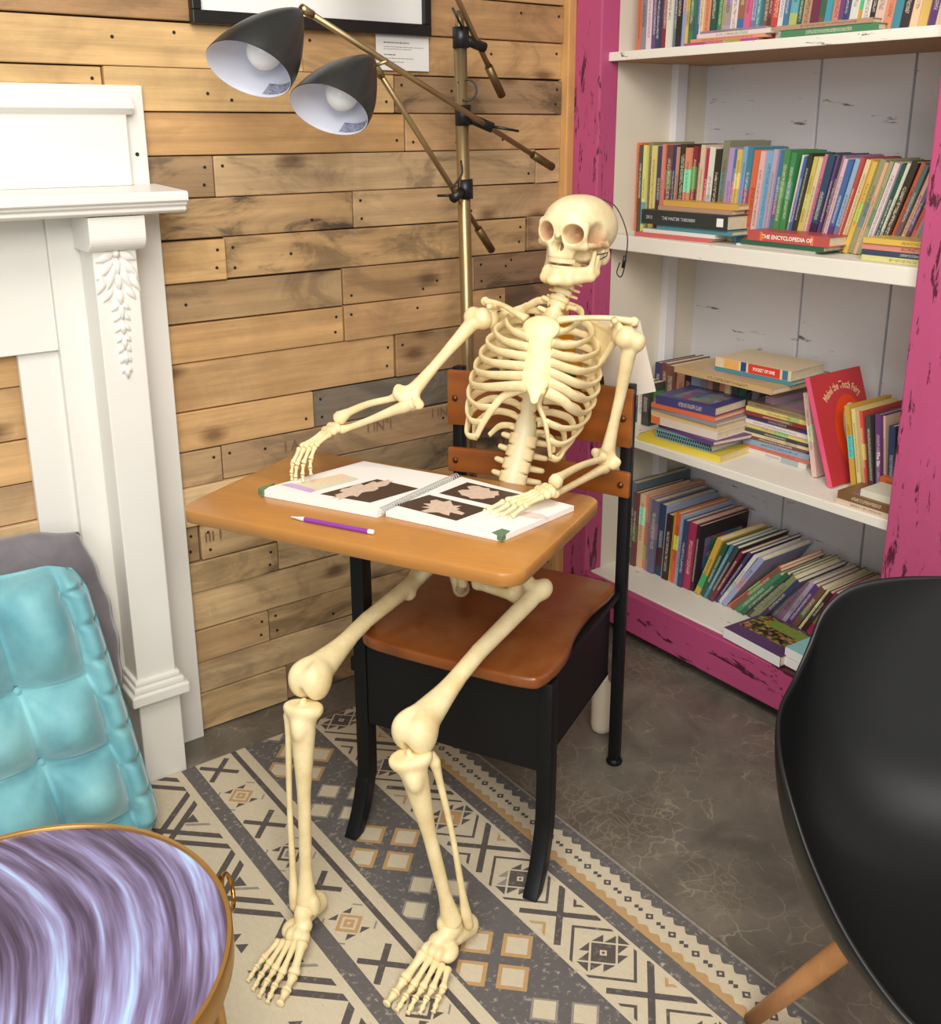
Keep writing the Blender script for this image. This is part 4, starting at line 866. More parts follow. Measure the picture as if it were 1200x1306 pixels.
# ---- open spiral notebook
def build_notebook():
    zb = ZT_+.0006; zt = zb+.013
    e = empty('spiral_notebook', tuple(onz(535, 640, zb)), 0, 'open spiral-bound book with anatomical photographs on the school desk', 'book')
    def quad(px, z): return [tuple(onz(x, y, z)[:2]) for x, y in px]
    def block(px, t, name, bend=0):
        q = quad(px, zb+t); b = MB(); N = 8; vs = []; fs = []
        A, B, C, D = [np.array(p) for p in q]                                  # A outer-front, B outer-back, C spine-back, D spine-front
        for i in range(N+1):
            f = i/N; l = A+(D-A)*f; r = B+(C-B)*f; zt_ = zb+t+bend*math.sin(math.pi*f*.9)*.5
            for p, z in ((l, zb), (r, zb), (r, zt_), (l, zt_)): vs.append((p[0], p[1], z))
        for i in range(N):
            for k in range(4): fs.append((i*4+k, i*4+(k+1) % 4, (i+1)*4+(k+1) % 4, (i+1)*4+k))
        fs += [(0, 1, 2, 3), tuple(N*4+k for k in (3, 2, 1, 0))]; b.add(vs, fs); return b.build(name, M_PAPER, e)
    block([(331, 624), (464, 588), (578, 608), (481, 652)], .013, 'page_block'); block([(640, 684), (732, 645), (588, 608), (492, 652)], .010, 'page_block')
    def dec(px, z, name, m): q = quad(px, z); return link(name, mesh(name, [(x, y, z) for x, y in q], [tuple(range(len(q)))]), m, e)
    zl, zr = zb+.0134, zb+.0104
    MD = flat('dark_photo_print', (74, 56, 46), .45, var=.2, scale=60); MBn = flat('pale_bone_print', (214, 190, 170), .5, var=.25, scale=140)
    dec([(408, 630), (481, 611), (534, 623), (472, 641)], zl, 'printed_photo', MD)
    dec([(560, 629), (596, 615), (666, 631), (631, 645)], zr, 'printed_photo', MD); dec([(504, 644), (547, 631), (623, 649), (582, 664)], zr, 'printed_photo', MD)
    r = random.Random(3)
    def blob(cx, cy, rx, ry, z, k=18, rot=0, jag=.35):
        pts = []
        for i in range(k):
            a = 2*math.pi*i/k; rr = 1+r.uniform(-jag, jag); x, y = rx*rr*math.cos(a), ry*rr*math.sin(a); pts.append((cx+x*math.cos(rot)-y*math.sin(rot), cy+x*math.sin(rot)+y*math.cos(rot)))
        dec(pts, z, 'printed_figure', MBn)
    blob(458, 625, 30, 6.5, zl+.0003, 26, -.25); blob(484, 617, 14, 3.5, zl+.0004, 16, -.2); blob(613, 629, 22, 7, zr+.0003, 22, .1); blob(565, 648, 26, 8, zr+.0003, 24, .05)
    MP = flat('faint_sketch_print', (222, 206, 196), .7, var=.12, scale=90)
    q = [(655, 656), (662, 652), (690, 655), (700, 660), (684, 662)]; dec(q, zr, 'printed_figure', MP)
    t = NT('pastel_sketch_print'); co = t.coords('Object', (1, 1, 1)); hs = t.n('ShaderNodeTexNoise'); t.l(co, hs.inputs['Vector']); hs.inputs['Scale'].default_value = 14
    t.done(t.mix(.40, lin((236, 224, 206)), t.mix(t.ramp(hs.outputs['Fac'], .4, .6), lin((226, 168, 110)), lin((176, 196, 140)))), .7)
    dec([(366, 619), (436, 604), (458, 611), (398, 627)], zl, 'printed_sketch', t.m)
    dec([(358, 618), (372, 616), (404, 625), (396, 628)], zl+.0002, 'printed_sketch', flat('lilac_print', (206, 170, 206), .7))
    # tabs at the outer corners
    MG = flat('green_tab', (98, 132, 98), .5); b = MB(); b.prism(quad([(627, 679), (640, 674), (651, 677), (640, 685)], zr+.0004), zb+.002, zr+.0004); b.build('index_tab', MG, e)
    b = MB(); b.prism(quad([(329, 623), (340, 619), (350, 616), (334, 627)], zl), zb+.003, zl+.0002); b.build('index_tab', MG, e)
    # wire spiral
    a0, a1 = onz(486, 652, zb+.011), onz(583, 607, zb+.011); ax = unit(a1-a0); sd = np.cross(ax, [0, 0, 1]); b = MB(); n = 34
    for i in range(n):
        c = a0+(a1-a0)*(i+.5)/n; ring = [c+.0066*(math.cos(2*math.pi*k/12)*sd+math.sin(2*math.pi*k/12)*np.array([0, 0, .95])) for k in range(12)]
        vs, fs = sweep(ring, .0009, 5, closed=True); b.add(vs, fs)
    o = b.build('spiral_binding', flat('pewter_wire', (186, 184, 180), .4, .4), e, smooth=True)
build_notebook()
def build_pencil():
    z = ZT_+.0050; a, b_ = onz(371, 659, z), onz(477, 679, z); d = unit(b_-a); L = np.linalg.norm(b_-a)
    e = empty('mechanical_pencil', tuple(a), 0, 'purple mechanical pencil with white tip lying at the desk edge', 'pencil')
    lathe_obj('tip', [(.0004, 0), (.0011, .001), (.0013, .006), (.0034, .020), (.0042, .027), (.0042, .030)], flat('white_plastic', (232, 226, 220), .35), e, 14, a, d)
    lathe_obj('barrel', [(.0001, .029), (.0043, .029), (.0043, L-.012), (.0001, L-.012)], flat('purple_plastic', (140, 62, 160), .3), e, 8, a, d)
    lathe_obj('eraser_end', [(.0001, L-.0115), (.0042, L-.0115), (.0046, L-.008), (.0042, L-.001), (.0025, L), (.0001, L)], flat('white_plastic', (232, 226, 220), .35), e, 14, a, d)
build_pencil()

# ================================================================== FLOOR LAMP
def build_lamp():
    YL_ = 1.955; M_BR = flat('aged_brass', (168, 144, 104), .36, .85, var=.08); M_BLKP = flat('black_plastic', (22, 22, 24), .4); M_SHO = flat('charcoal_shade_enamel', (36, 36, 33), .36, var=.12, spec=.6); M_SHI = flat('white_shade_lining', (226, 228, 240), .5, var=.02)
    t = NT('frosted_bulb_glass'); M_BULB = t.done((.92, .93, .97), .25); t.b.inputs['Subsurface Weight'].default_value = .3
    p0, p1 = ony(586.5, 48, YL_), ony(597, 470, YL_); d = (p1-p0)/(p0[2]-p1[2]); base = p0+d*p0[2]
    e = empty('floor_lamp', (base[0], base[1], 0), 0, 'brass three-armed floor lamp with charcoal cone shades behind the desk', 'lamp')
    lathe_obj('base', [(0.0001, 0), (.125, 0), (.13, .006), (.13, .014), (.122, .022), (.02, .026), (.014, .04), (.0001, .04)], M_BLKP, e, 40, (base[0], base[1], .001))
    top = p0-d*.055
    tube_obj('pole', [base+np.array([0, 0, .03]), p0], .0148, M_BR, e, 18)
    tube_obj('pole_tip', [p0, top], [.0115, .0095], M_BR, e, 14)
    def clampz(px, py, side):
        c = ony(px, py, YL_); a = unit(-d*-1 if False else d)
        tube_obj('clamp', [c-d*-.020 if False else c+d*(-.022), c+d*.022], .0185, M_BLKP, e, 16); return c
    def arm(head, tail, jf, name):
        """head: shade end, tail: counterweight end"""
        a = unit(tail-head); o = tube_obj('arm', [head, tail], .0062, M_BR, e, 12)
        tube_obj('arm_grip', [tail-a*.085, tail], .0098, flat('dark_brass', (122, 98, 64), .4, .8), o, 12)
        tube_obj('arm_collar', [head, head+a*.028], .0082, M_BR, o, 12); return o
    def joint(pole_c, arm_p, extra=None):
        v = arm_p-pole_c; tube_obj('swivel', [pole_c, arm_p+unit(v)*.016], .0115, M_BLKP, e, 14)
        tube_obj('clamp', [pole_c-d*.022, pole_c+d*.022], .0185, M_BLKP, e, 16)
        if extra is not None: tube_obj('lever', [arm_p, arm_p+extra], [.0035, .0028], M_BLKP, e, 8)
    def shade(apex, axis_img, tocam, length, rad, name='shade', slant=.024):
        c, s = math.sqrt(1-tocam**2), tocam; ax = unit(c*(axis_img[0]*RT-axis_img[1]*UP)-s*FW); h = length; pr = []
        n = 18
        for i in range(n+1):
            t_ = i/n; r = rad*(.10+.90*(math.sin(t_*math.pi/2*.96)/math.sin(math.pi/2*.96))**.86)
            pr.append((r, h*t_))
        pv = unit(axis_img[1]*RT+axis_img[0]*UP); pv = unit(pv-ax*(pv@ax)); qv = np.cross(ax, pv); NN = 48
        def skin(prof):                              # slanted mouth: the wall is longer on one side
            vs = []
            for r, hh in prof:
                for k in range(NN):
                    q = 2*math.pi*k/NN; sl_ = -slant*math.cos(q)*max(0, hh/h)**1.6*(r/rad); vs.append(np.asarray(apex)+ax*(hh+sl_)+r*(math.cos(q)*pv+math.sin(q)*qv))
            fs = [(i*NN+k, i*NN+(k+1) % NN, (i+1)*NN+(k+1) % NN, (i+1)*NN+k) for i in range(len(prof)-1) for k in range(NN)]; bb = MB(); bb.add(vs, fs); return bb
        prof = [(.0001, -.002)]+pr; inner = [(max(.0002, r-.0022), hh) for r, hh in reversed(pr)]
        o = skin(prof+[(pr[-1][0]-.0011, h+.0012)]).build(name, M_SHO, e, angle=.7)
        skin([(pr[-1][0]-.0011, h+.0012)]+inner+[(.0002, .004)]).build('shade_lining', M_SHI, o, angle=.7)
        lathe_obj('bulb_socket', [(.0001, .01), (.016, .01), (.016, .062), (.0001, .062)], M_SHI, o, 18, apex, ax)
        bc = h*.70; R_ = .032; bp = [(.013, .060), (.0145, .075)]+[(R_*math.sin(a), bc-R_*math.cos(a)) for a in np.linspace(.55, math.pi-.01, 14)]
        lathe_obj('bulb', bp, M_BULB, o, 28, apex, ax, angle=1.5)
        # sticker on the lining near the rim, on the far side from the room
        e1, e2 = pv, qv; vs = []; fs = []; fwp = FW-ax*(FW@ax); qc = .55*math.atan2(fwp@qv, fwp@pv)
        for i in range(7):
            for j in range(5):
                q = qc+math.radians(-24+i*8); hh = h*(.80+.17*j/4); t_ = hh/h; r = rad*(.10+.90*(math.sin(t_*math.pi/2*.96)/math.sin(math.pi/2*.96))**.86)-.0034
                vs.append(apex+ax*(hh-slant*math.cos(q)*(hh/h)**1.6*(r/rad))+r*(math.cos(q)*e1+math.sin(q)*e2))
        for i in range(6):
            for j in range(4): fs.append((i*5+j, i*5+j+1, i*5+j+6, i*5+j+5))
        t2 = MATS.get('sticker')
        if t2 is None:
            k = NT('printed_sticker'); co = k.coords('Object', (1, 1, 1)); nn = k.noise(k.coords('Object', (120, 120, 900)), 1.0, 2); t2 = MATS['sticker'] = k.done(k.mix(k.ramp(nn, .40, .62), lin((104, 108, 130)), lin((184, 188, 208))), .5)
        link('sticker', mesh('sticker', vs, fs), t2, o)
        return ax
    # arm 1 with the upper-left shade
    h1, t1 = ony(384, 10, 1.80), ony(704, 213, 1.985); arm(h1, t1, 0, 1); f = .675; a1 = h1+(t1-h1)*f
    joint(ony(590.5, 147, YL_), a1, .075*unit(RT-.18*UP)); shade(at(382, 14, np.dot(h1-CAM, FW)-.005), unit((-54, 84)), .34, .158, .0735)
    # arm 2 with the lower shade
    h2, t2 = ony(478, 84, 1.83), ony(627, 319, 2.005); arm(h2, t2, 0, 2); a2 = h2+(t2-h2)*.655
    joint(ony(593, 241, YL_), a2, .045*unit(-RT-.02*UP)); shade(at(474, 74, np.dot(h2-CAM, FW)-.01), unit((-50, 78)), .36, .150, .0735); tube_obj('shade_pivot', [at(472, 86, np.dot(h2-CAM, FW)-.012), at(494, 78, np.dot(h2-CAM, FW)-.03)], .0035, M_BR, e, 8)
    # arm 3, mostly above the picture
    h3, t3 = ony(520, -140, 1.86), ony(640, 122, 1.99); arm(h3, t3, 0, 3); a3 = h3+(t3-h3)*.72
    joint(ony(587.5, 48, YL_), a3, None); shade(at(516, -138, np.dot(h3-CAM, FW)-.005), unit((-50, 76)), .36, .155, .0735)
    # short loops of flex
    c = ony(594, 115, YL_-.02); tube_obj('flex', catmull([c+.024*(math.cos(a)*RT+math.sin(a)*UP) for a in np.linspace(-1.9, 2.4, 8)], 4), .0022, M_BLKP, e, 6)
    a_, b2 = ony(588, 205, YL_-.018), ony(576, 240, YL_-.03); tube_obj('flex', catmull([a_, (a_+b2)/2+.012*RT, b2], 6), .0024, M_BLKP, e, 6)
    a_, b2 = ony(577, 10, YL_-.02), ony(590, 36, YL_-.02); tube_obj('flex', [a_, b2], .003, M_BLKP, e, 6)
    a_, b2 = t3-unit(t3-h3)*.02, a3-.012*RT; tube_obj('flex', catmull([b2+.01*RT, (a_+b2)/2+.012*RT, a_], 5), .0024, M_BLKP, e, 6)
build_lamp()

# ================================================================== ROUND TABLE
def build_table():
    c = np.array([.149, 1.122]); R = .2555; zt = .45
    e = empty('side_table', (c[0], c[1], 0), 0, 'round gold-rimmed side table with a purple and blue swirled top', 'table')
    M_G = flat('satin_gold', (196, 152, 88), .32, .85, var=.06)
    t = NT('purple_swirl_resin'); co = t.coords('Object', (1, 1, 1)); n0 = t.n('ShaderNodeTexNoise'); t.l(co, n0.inputs['Vector']); n0.inputs['Scale'].default_value = 3.0; n0.inputs['Detail'].default_value = 3
    sp = t.n('ShaderNodeSeparateXYZ'); t.l(co, sp.inputs[0])
    dy = t.math('ADD', sp.outputs[1], -.04); bend = t.math('MULTIPLY', t.math('MULTIPLY', dy, dy), 1.25)
    rad = t.math('ADD', sp.outputs[0], bend)
    rad = t.math('ADD', rad, t.math('MULTIPLY', n0.outputs['Fac'], .035))
    cx = t.n('ShaderNodeCombineXYZ'); t.l(t.math('MULTIPLY', rad, 22), cx.inputs[0]); t.l(t.math('MULTIPLY', sp.outputs[1], 1.6), cx.inputs[1])
    s1 = t.noise(cx.outputs[0], 1.0, 5, .6, .25); cx2 = t.n('ShaderNodeCombineXYZ'); t.l(t.math('MULTIPLY', rad, 70), cx2.inputs[0]); t.l(t.math('MULTIPLY', sp.outputs[1], 3.0), cx2.inputs[1]); s2 = t.noise(cx2.outputs[0], 1.0, 3, .6)
    f = t.math('MULTIPLY_ADD', s2, .35, t.math('MULTIPLY', s1, .75))
    cr = t.n('ShaderNodeValToRGB'); t.l(f, cr.inputs[0]); el = cr.color_ramp.elements
    el[0].position = .45; el[0].color = (*lin((62, 48, 68)), 1); el[1].position = .69; el[1].color = (*lin((172, 202, 236)), 1)
    for p, rgb in ((.50, (84, 70, 96)), (.56, (116, 104, 138)), (.62, (146, 144, 186))):
        q = el.new(p); q.color = (*lin(rgb), 1)
    t.done(cr.outputs[0], .22)
    lathe_obj('table_top', [(.0001, -.010), (R-.006, -.010), (R-.006, .0), (.0001, .0)], t.m, e, 96, (c[0], c[1], zt-.002))
    lathe_obj('rim', [(R-.0065, -.034), (R, -.034), (R+.0015, -.030), (R+.0015, .001), (R, .004), (R-.005, .004), (R-.0065, .001), (R-.0065, -.034)], M_G, e, 96, (c[0], c[1], zt-.002))
    for k, a in enumerate((10, 130, 250)):
        a = math.radians(a); p0 = np.array([c[0]+math.cos(a)*(R-.012), c[1]+math.sin(a)*(R-.012), zt-.015]); p1 = np.array([c[0]+math.cos(a)*(R+.02), c[1]+math.sin(a)*(R+.02), .006])
        tube_obj('leg', [p0, p1], [.0125, .009], M_G, e, 12)
    # ring handle
    hp = onz(292, 1116, zt-.016); o = hp-np.array([c[0], c[1], zt]); o[2] = 0; o = unit(o); pc = np.array([c[0], c[1], zt-.016])+o*(R+.008)
    b = MB(); vs, fs = lathe([(.0001, 0), (.009, 0), (.009, .004), (.005, .006), (.005, .012), (.0001, .012)], 14, pc-o*.009, o); b.add(vs, fs); b.build('ring_mount', flat('polished_gold', (190, 140, 62), .2, .95), e, smooth=True)
    tn = np.cross([0, 0, 1], o); ctr = pc+o*.010+np.array([0, 0, -.026]); ax2 = unit(np.array([0, 0, -1])+.25*o)
    tube_obj('ring_handle', [ctr+.026*(math.cos(q)*unit(tn*.85+o*.5)+math.sin(q)*ax2) for q in np.linspace(0, 2*math.pi, 32, endpoint=False)], .0032, flat('polished_gold', (190, 140, 62), .2, .95), e, 10, closed=True)
build_table()

# ================================================================== CUSHIONS
def build_cushions():
    t = NT('teal_velvet'); co = t.coords('Object', (1, 1, 1)); n1 = t.noise(co, 7, 4, .6); n2 = t.noise(co, 160, 2)
    c = t.mix(t.ramp(n1, .3, .7), lin((92, 156, 168)), lin((140, 196, 200))); t.bump(n2, .1, .001); M_TEAL = t.done(c, .6); t.b.inputs['Sheen Weight'].default_value = .6; t.b.inputs['Sheen Roughness'].default_value = .4
    # the front face: origin at the lower right corner, u to the left, v up the slope
    br = np.array([.560, 1.800, .020]); tr_ = np.array([.485, 1.925, .600]); v_ = tr_-br; Hh = np.linalg.norm(v_); ev = v_/Hh; eu = unit(np.array([-1, .04, 0])); en = unit(np.cross(ev, eu))
    if en[1] > 0: en = -en
    Wd = .80; nu, nv = 150, 112; cols = [.050, .178, .340, .502, .664, .80]; rows = [-.07, .072, .222, .372, .60, .70]; th = .060
    def cell(x, e):
        for a, b in zip(e[:-1], e[1:]):
            if a <= x <= b: return (x-a)/(b-a), a, b
        return 0., 0, 1
    vs = []; fs = []
    def corner(u, v, r=.075):
        for top in (0, 1):
            b_ = (Hh-v) if top else v
            if u < r and b_ < r:
                x, y = 1-u/r, 1-b_/r; m = max(x, y); q = math.hypot(x, y)
                if q > 1e-6: x, y = x*m/q, y*m/q
                k = .75; nu_ = (1-(k*x+(1-k)*(1-u/r)))*r; nb = (1-(k*y+(1-k)*(1-b_/r)))*r
                return nu_, (Hh-nb) if top else nb
        return u, v
    for j in range(nv+1):
        v = Hh*j/nv
        for i in range(nu+1):
            u = Wd*i/nu; eu_ = min(u, Wd-u); ev_ = min(v, Hh-v)
            if u < .050:
                s = u/.050; k = math.sin(math.pi*min(1, s*.5+.5*s**.7)); h = .030*max(0, k)**.6; cr = .5+.5*math.cos(2*math.pi*(v-.03)/.074); h *= 1-.28*cr**8; h -= .030*(1-s)**3
            else:
                a, _, _ = cell(u, cols); b_, _, _ = cell(v, rows); pu, pv = max(0, math.sin(math.pi*a)), max(0, math.sin(math.pi*b_))
                h = .070*(pu**.55*pv**.55)+.008*(pu+pv)-.010
                h += .0035*math.sin(26*u+9*v+4*math.sin(11*v))*(pu*pv)**.5
                # pull lines toward each tuft
                for cu in cols[1:-1]:
                    for rv in rows[1:-1]:
                        d = math.hypot(u-cu, v-rv)
                        if d < .08: h -= .022*(1-d/.08)**2; h += .0045*(1-d/.08)*math.sin(9*math.atan2(v-rv, u-cu))
            edge = min(1, ev_/.040); h = h*(.35+.65*min(1, ev_/.03)**.5)-.030*(1-edge)**2
            uu, vv = corner(u, v)
            if u < .051: uu += .006*(.5+.5*math.cos(2*math.pi*(v-.03)/.074))**8
            vs.append(br+eu*uu+ev*vv+en*h)
    n1_ = (nu+1)*(nv+1)
    for j in range(nv+1):
        for i in range(nu+1):
            u = Wd*i/nu; v = Hh*j/nv; uu, vv = corner(u, v); vs.append(br+eu*uu+ev*vv-en*(th*min(1, .35+min(u, Wd-u, v, Hh-v)/.06)))
    W1 = nu+1
    for j in range(nv):
        for i in range(nu):
            a = j*W1+i; fs.append((a, a+1, a+W1+1, a+W1)); fs.append((n1_+a, n1_+a+W1, n1_+a+W1+1, n1_+a+1))
    ring = [i for i in range(W1)]+[j*W1+nu for j in range(1, nv+1)]+[nv*W1+i for i in range(nu-1, -1, -1)]+[j*W1 for j in range(nv-1, 0, -1)]
    for a, b_ in zip(ring, ring[1:]+ring[:1]): fs.append((a, n1_+a, n1_+b_, b_))
    b = MB(); b.add(vs, fs); e = empty('tufted_cushion', tuple(br), 0, 'teal velvet button-tufted cushion propped upright against the white mantel', 'cushion')
    b.build('cushion_body', M_TEAL, e, smooth=True)
    bm_, bf = lathe([(.0001, .005), (.006, .0035), (.009, 0)], 14, (0, 0, 0), en); BT = mesh('button', bm_, bf, True)
    for cu in cols[1:-1]:
        for rv in rows[1:-1]:
            p = br+eu*cu+ev*rv+en*(-.020); o = link('tuft_button', BT, M_TEAL, e, loc=tuple(p)); o.matrix_parent_inverse = wmat(e).inverted()
    # plain pillows behind
    def pillow(name, tr, size, thick, tilt, mat, label):
        ex = unit(np.array([-1, .03, 0])); ez = unit(np.array([0, math.sin(tilt), math.cos(tilt)])+np.array([-.10, 0, 0])); ny = np.cross(ex, ez); o = np.asarray(tr)+ex*size/2-ez*size/2; N = 36; vs = []; fs = []
        for sd in (1, -1):
            for j in range(N+1):
                for i in range(N+1):
                    x, y = 2*i/N-1, 2*j/N-1; m = (max(0, 1-abs(x)**2.6)*max(0, 1-abs(y)**2.6))**.42; pin = 1-.05*(abs(x)*abs(y))**2+.0
                    sag = 1-.06*(1-abs(y)**2)*abs(x)**4; k = 1+.012*math.sin(9*x+5*y)
                    x2, y2 = x*math.sqrt(1-.22*y*y), y*math.sqrt(1-.22*x*x); vs.append(o+ex*(x2*size/2*(1+.010*math.sin(13*y)))+ez*(y2*size/2*(1+.012*math.sin(11*x+1)))+ny*sd*thick/2*m*k)
        n1 = (N+1)**2
        for j in range(N):
            for i in range(N):
                a = j*(N+1)+i; fs.append((a, a+1, a+N+2, a+N+1)); fs.append((n1+a, n1+a+N+1, n1+a+N+2, n1+a+1))
        b = MB(); b.add(vs, fs); me = mesh(name, b.v, b.f, True); bm = bmesh.new(); bm.from_mesh(me); bmesh.ops.remove_doubles(bm, verts=bm.verts, dist=.0004); bmesh.ops.recalc_face_normals(bm, faces=bm.faces); bm.to_mesh(me); bm.free()
        return props(link(name, me, mat), label, 'cushion')
    t = NT('grey_velvet'); co = t.coords('Object', (1, 1, 1)); n1 = t.noise(co, 16, 5, .6, .6); t.bump(n1, .35, .006); M_GV = t.done(t.mix(n1, lin((78, 74, 80)), lin((132, 126, 130))), .75); t.b.inputs['Sheen Weight'].default_value = .5
    pillow('velvet_pillow', ony(111, 662, 2.06), .40, .085, .18, M_GV, 'dark grey velvet pillow peeping out above the teal tufted cushion')
    pillow('mustard_pillow', ony(114, 703, 2.112), .34, .04, .05, flat('mustard_cloth', (206, 164, 40), .8, var=.1), 'mustard yellow pillow almost hidden behind the grey velvet pillow')
build_cushions()

# ================================================================== BLACK SHELL CHAIR
def build_chair():
    g = np.array([-.700, -.714, 0]); h = np.array([g[1], -g[0], 0]); O = np.array([1.20, .440, .0035]); F = lambda v: O+h*v[0]+g*v[1]+np.array([0, 0, 1])*v[2]
    e = empty('shell_armchair', tuple(O), 0, 'black moulded shell armchair on wooden dowel legs at the right edge', 'chair')
    rim = catmull([(.03, .232, .422), (.11, .228, .424), (.182, .196, .438), (.240, .130, .478), (.280, .06, .532), (.302, -.01, .580), (.309, -.08, .610), (.300, -.145, .628), (.274, -.200, .645), (.250, -.238, .680), (.232, -.260, .722), (.194, -.282, .752), (.135, -.296, .765), (.06, -.304, .768), (.015, -.304, .768)], 5)
    cen = catmull([(0, .232, .422), (0, .215, .414), (0, .18, .403), (0, .12, .394), (0, .06, .389), (0, 0, .388), (0, -.06, .393), (0, -.115, .405), (0, -.165, .432), (0, -.205, .480), (0, -.235, .550), (0, -.262, .625), (0, -.284, .695), (0, -.298, .745), (0, -.304, .768)], 5)
    N = 24; vs = []; fs = []
    for r, c in zip(rim, cen):
        for k in range(-N, N+1):
            s = k/N; a = abs(s); wl = math.sin(a*math.pi/2)**.9; wv = a**2.6; wy = a**2.2
            p = np.array([math.copysign(r[0]*wl, s), c[1]+(r[1]-c[1])*wy, c[2]+(r[2]-c[2])*wv]); vs.append(F(p))
    M_ = 2*N+1
    for i in range(len(rim)-1):
        for k in range(M_-1): fs.append((i*M_+k, i*M_+k+1, (i+1)*M_+k+1, (i+1)*M_+k))
    b = MB(); b.add(vs, fs); o = b.build('seat_shell', flat('black_satin_plastic', (13, 13, 14), .40, var=.06, spec=.45), e, smooth=True)
    s = o.modifiers.new('s', 'SOLIDIFY'); s.thickness = .008; s.offset = 0; o.modifiers.new('u', 'SUBSURF').levels = 1; o.modifiers['u'].render_levels = 1
    M_L = objcol_wood('beech_leg_wood', .3, .4, .2, axis=2)
    for sx in (1, -1):
        for sy in (1, -1):
            a, c = F((sx*.125, sy*.085, .372)), F((sx*.285, sy*.225, .004)); l = tube_obj('leg', [a, a+(c-a)*.08, a+(c-a)*.55, c], [.0165, .0175, .0165, .0120], M_L, e, 18); l.color = (*lin((214, 150, 96)), 0)
            tube_obj('leg_bracket', [F((sx*.06, sy*.04, .376)), a+(c-a)*.10], [.008, .010], M_BLACKM, e, 10)
            q = a+(c-a)*.20; tube_obj('cross_wire', [q, F((-sx*.125, sy*.085, .372))*.0+F((-sx*.150, sy*.108, .315))], .004, M_BLACKM, e, 8) if sx > 0 else None
            tube_obj('leg_glide', [c+(a-c)*.012, c-np.array([0, 0, .003])], [.0125, .0105], M_BLACKM, l, 14)
    b = MB(); b.box((-.09, -.09, .368), (.09, .09, .386), fr=F); b.build('seat_mount', M_BLACKM, e, bevel=.004)
build_chair()

# ================================================================== PAPER SHEET BEHIND THE SKELETON, PALE BOTTLE
def build_sheet():
    D = lambda s, z, d=0: DC+DS*s+DB*(.262-d)+np.array([0, 0, z])
    c00, c10, c01, c11 = D(-.020, 1.022), D(.212, 1.024), D(-.012, .800), D(.252, .880)
    F = lambda u, v, d=0: (c00*(1-u)+c10*u)*(1-v)+(c01*(1-u)+c11*u)*v-DB*d
    o0 = c01
    e = empty('paper_poster', tuple(o0), 0, 'paper sheet with an orange spotted picture hanging behind the chair back and ribs', 'poster')
    b = MB(); n = 10; vs = []; fs = []
    for i in range(n+1):
        for v in (0, 1):
            cu = 0.0
            vs.append(F(i/n, v, .0004+cu)); vs.append(F(i/n, v, .0016+cu))
    for i in range(n):
        q = i*4; fs += [(q, q+4, q+6, q+2), (q+1, q+3, q+7, q+5), (q, q+1, q+5, q+4), (q+2, q+6, q+7, q+3)]
    fs += [(0, 2, 3, 1), (n*4, n*4+1, n*4+3, n*4+2)]; b.add(vs, fs); b.build('sheet', flat('beige_poster_print', (222, 210, 194), .7, var=.05), e)
    def blob(pts, rgb, d, nm): link(nm, mesh(nm, [F(u, v, d) for u, v in pts], [tuple(range(len(pts)))]), flat('poster_%d_%d_%d' % rgb, rgb, .6), e)
    OR = (246, 168, 28); circ = lambda cu, cv, ru, rv, k=14: [(cu+ru*math.cos(2*math.pi*i/k), cv+rv*math.sin(2*math.pi*i/k)) for i in range(k)]
    blob([(.22, .10), (.36, .08), (.38, .50), (.22, .52)], OR, .0020, 'printed_figure'); blob(circ(.29, .10, .10, .06), OR, .0021, 'printed_figure'); blob(circ(.17, .60, .12, .09), (250, 186, 60), .0021, 'printed_figure'); blob(circ(.40, .58, .15, .10), OR, .0021, 'printed_figure')
    for cu, cv in ((.16, .12), (.16, .26), (.40, .06), (.44, .64), (.12, .40)): blob(circ(cu, cv, .028, .026), (112, 52, 30), .0024, 'printed_spot')
    blob(circ(.27, .66, .10, .05), (60, 100, 40), .0025, 'printed_leaves'); blob([(.0, .74), (.6, .70), (.6, .92), (.0, .92)], (44, 40, 36), .0022, 'printed_ground')
    p = F(.95, .06, .003); MB().box(tuple(p-.004), tuple(p+.004)).build('pin', flat('tan_pin', (150, 130, 90), .5), e)
    bt = empty('bottle', (1.548, 1.566, 0), 0, 'small pale cream bottle standing on the floor behind the rear desk leg', 'bottle')
    lathe_obj('bottle_body', [(.0001, .002), (.016, .001), (.024, .008), (.026, .02), (.026, .10), (.022, .125), (.012, .14), (.0001, .14)], flat('cream_plastic', (214, 198, 172), .5, var=.1), bt, 24, (1.548, 1.566, 0)); lathe_obj('bottle_cap', [(.0001, .140), (.012, .140), (.012, .16), (.0001, .161)], M_PAPER, bt, 18, (1.548, 1.566, 0))
build_sheet()

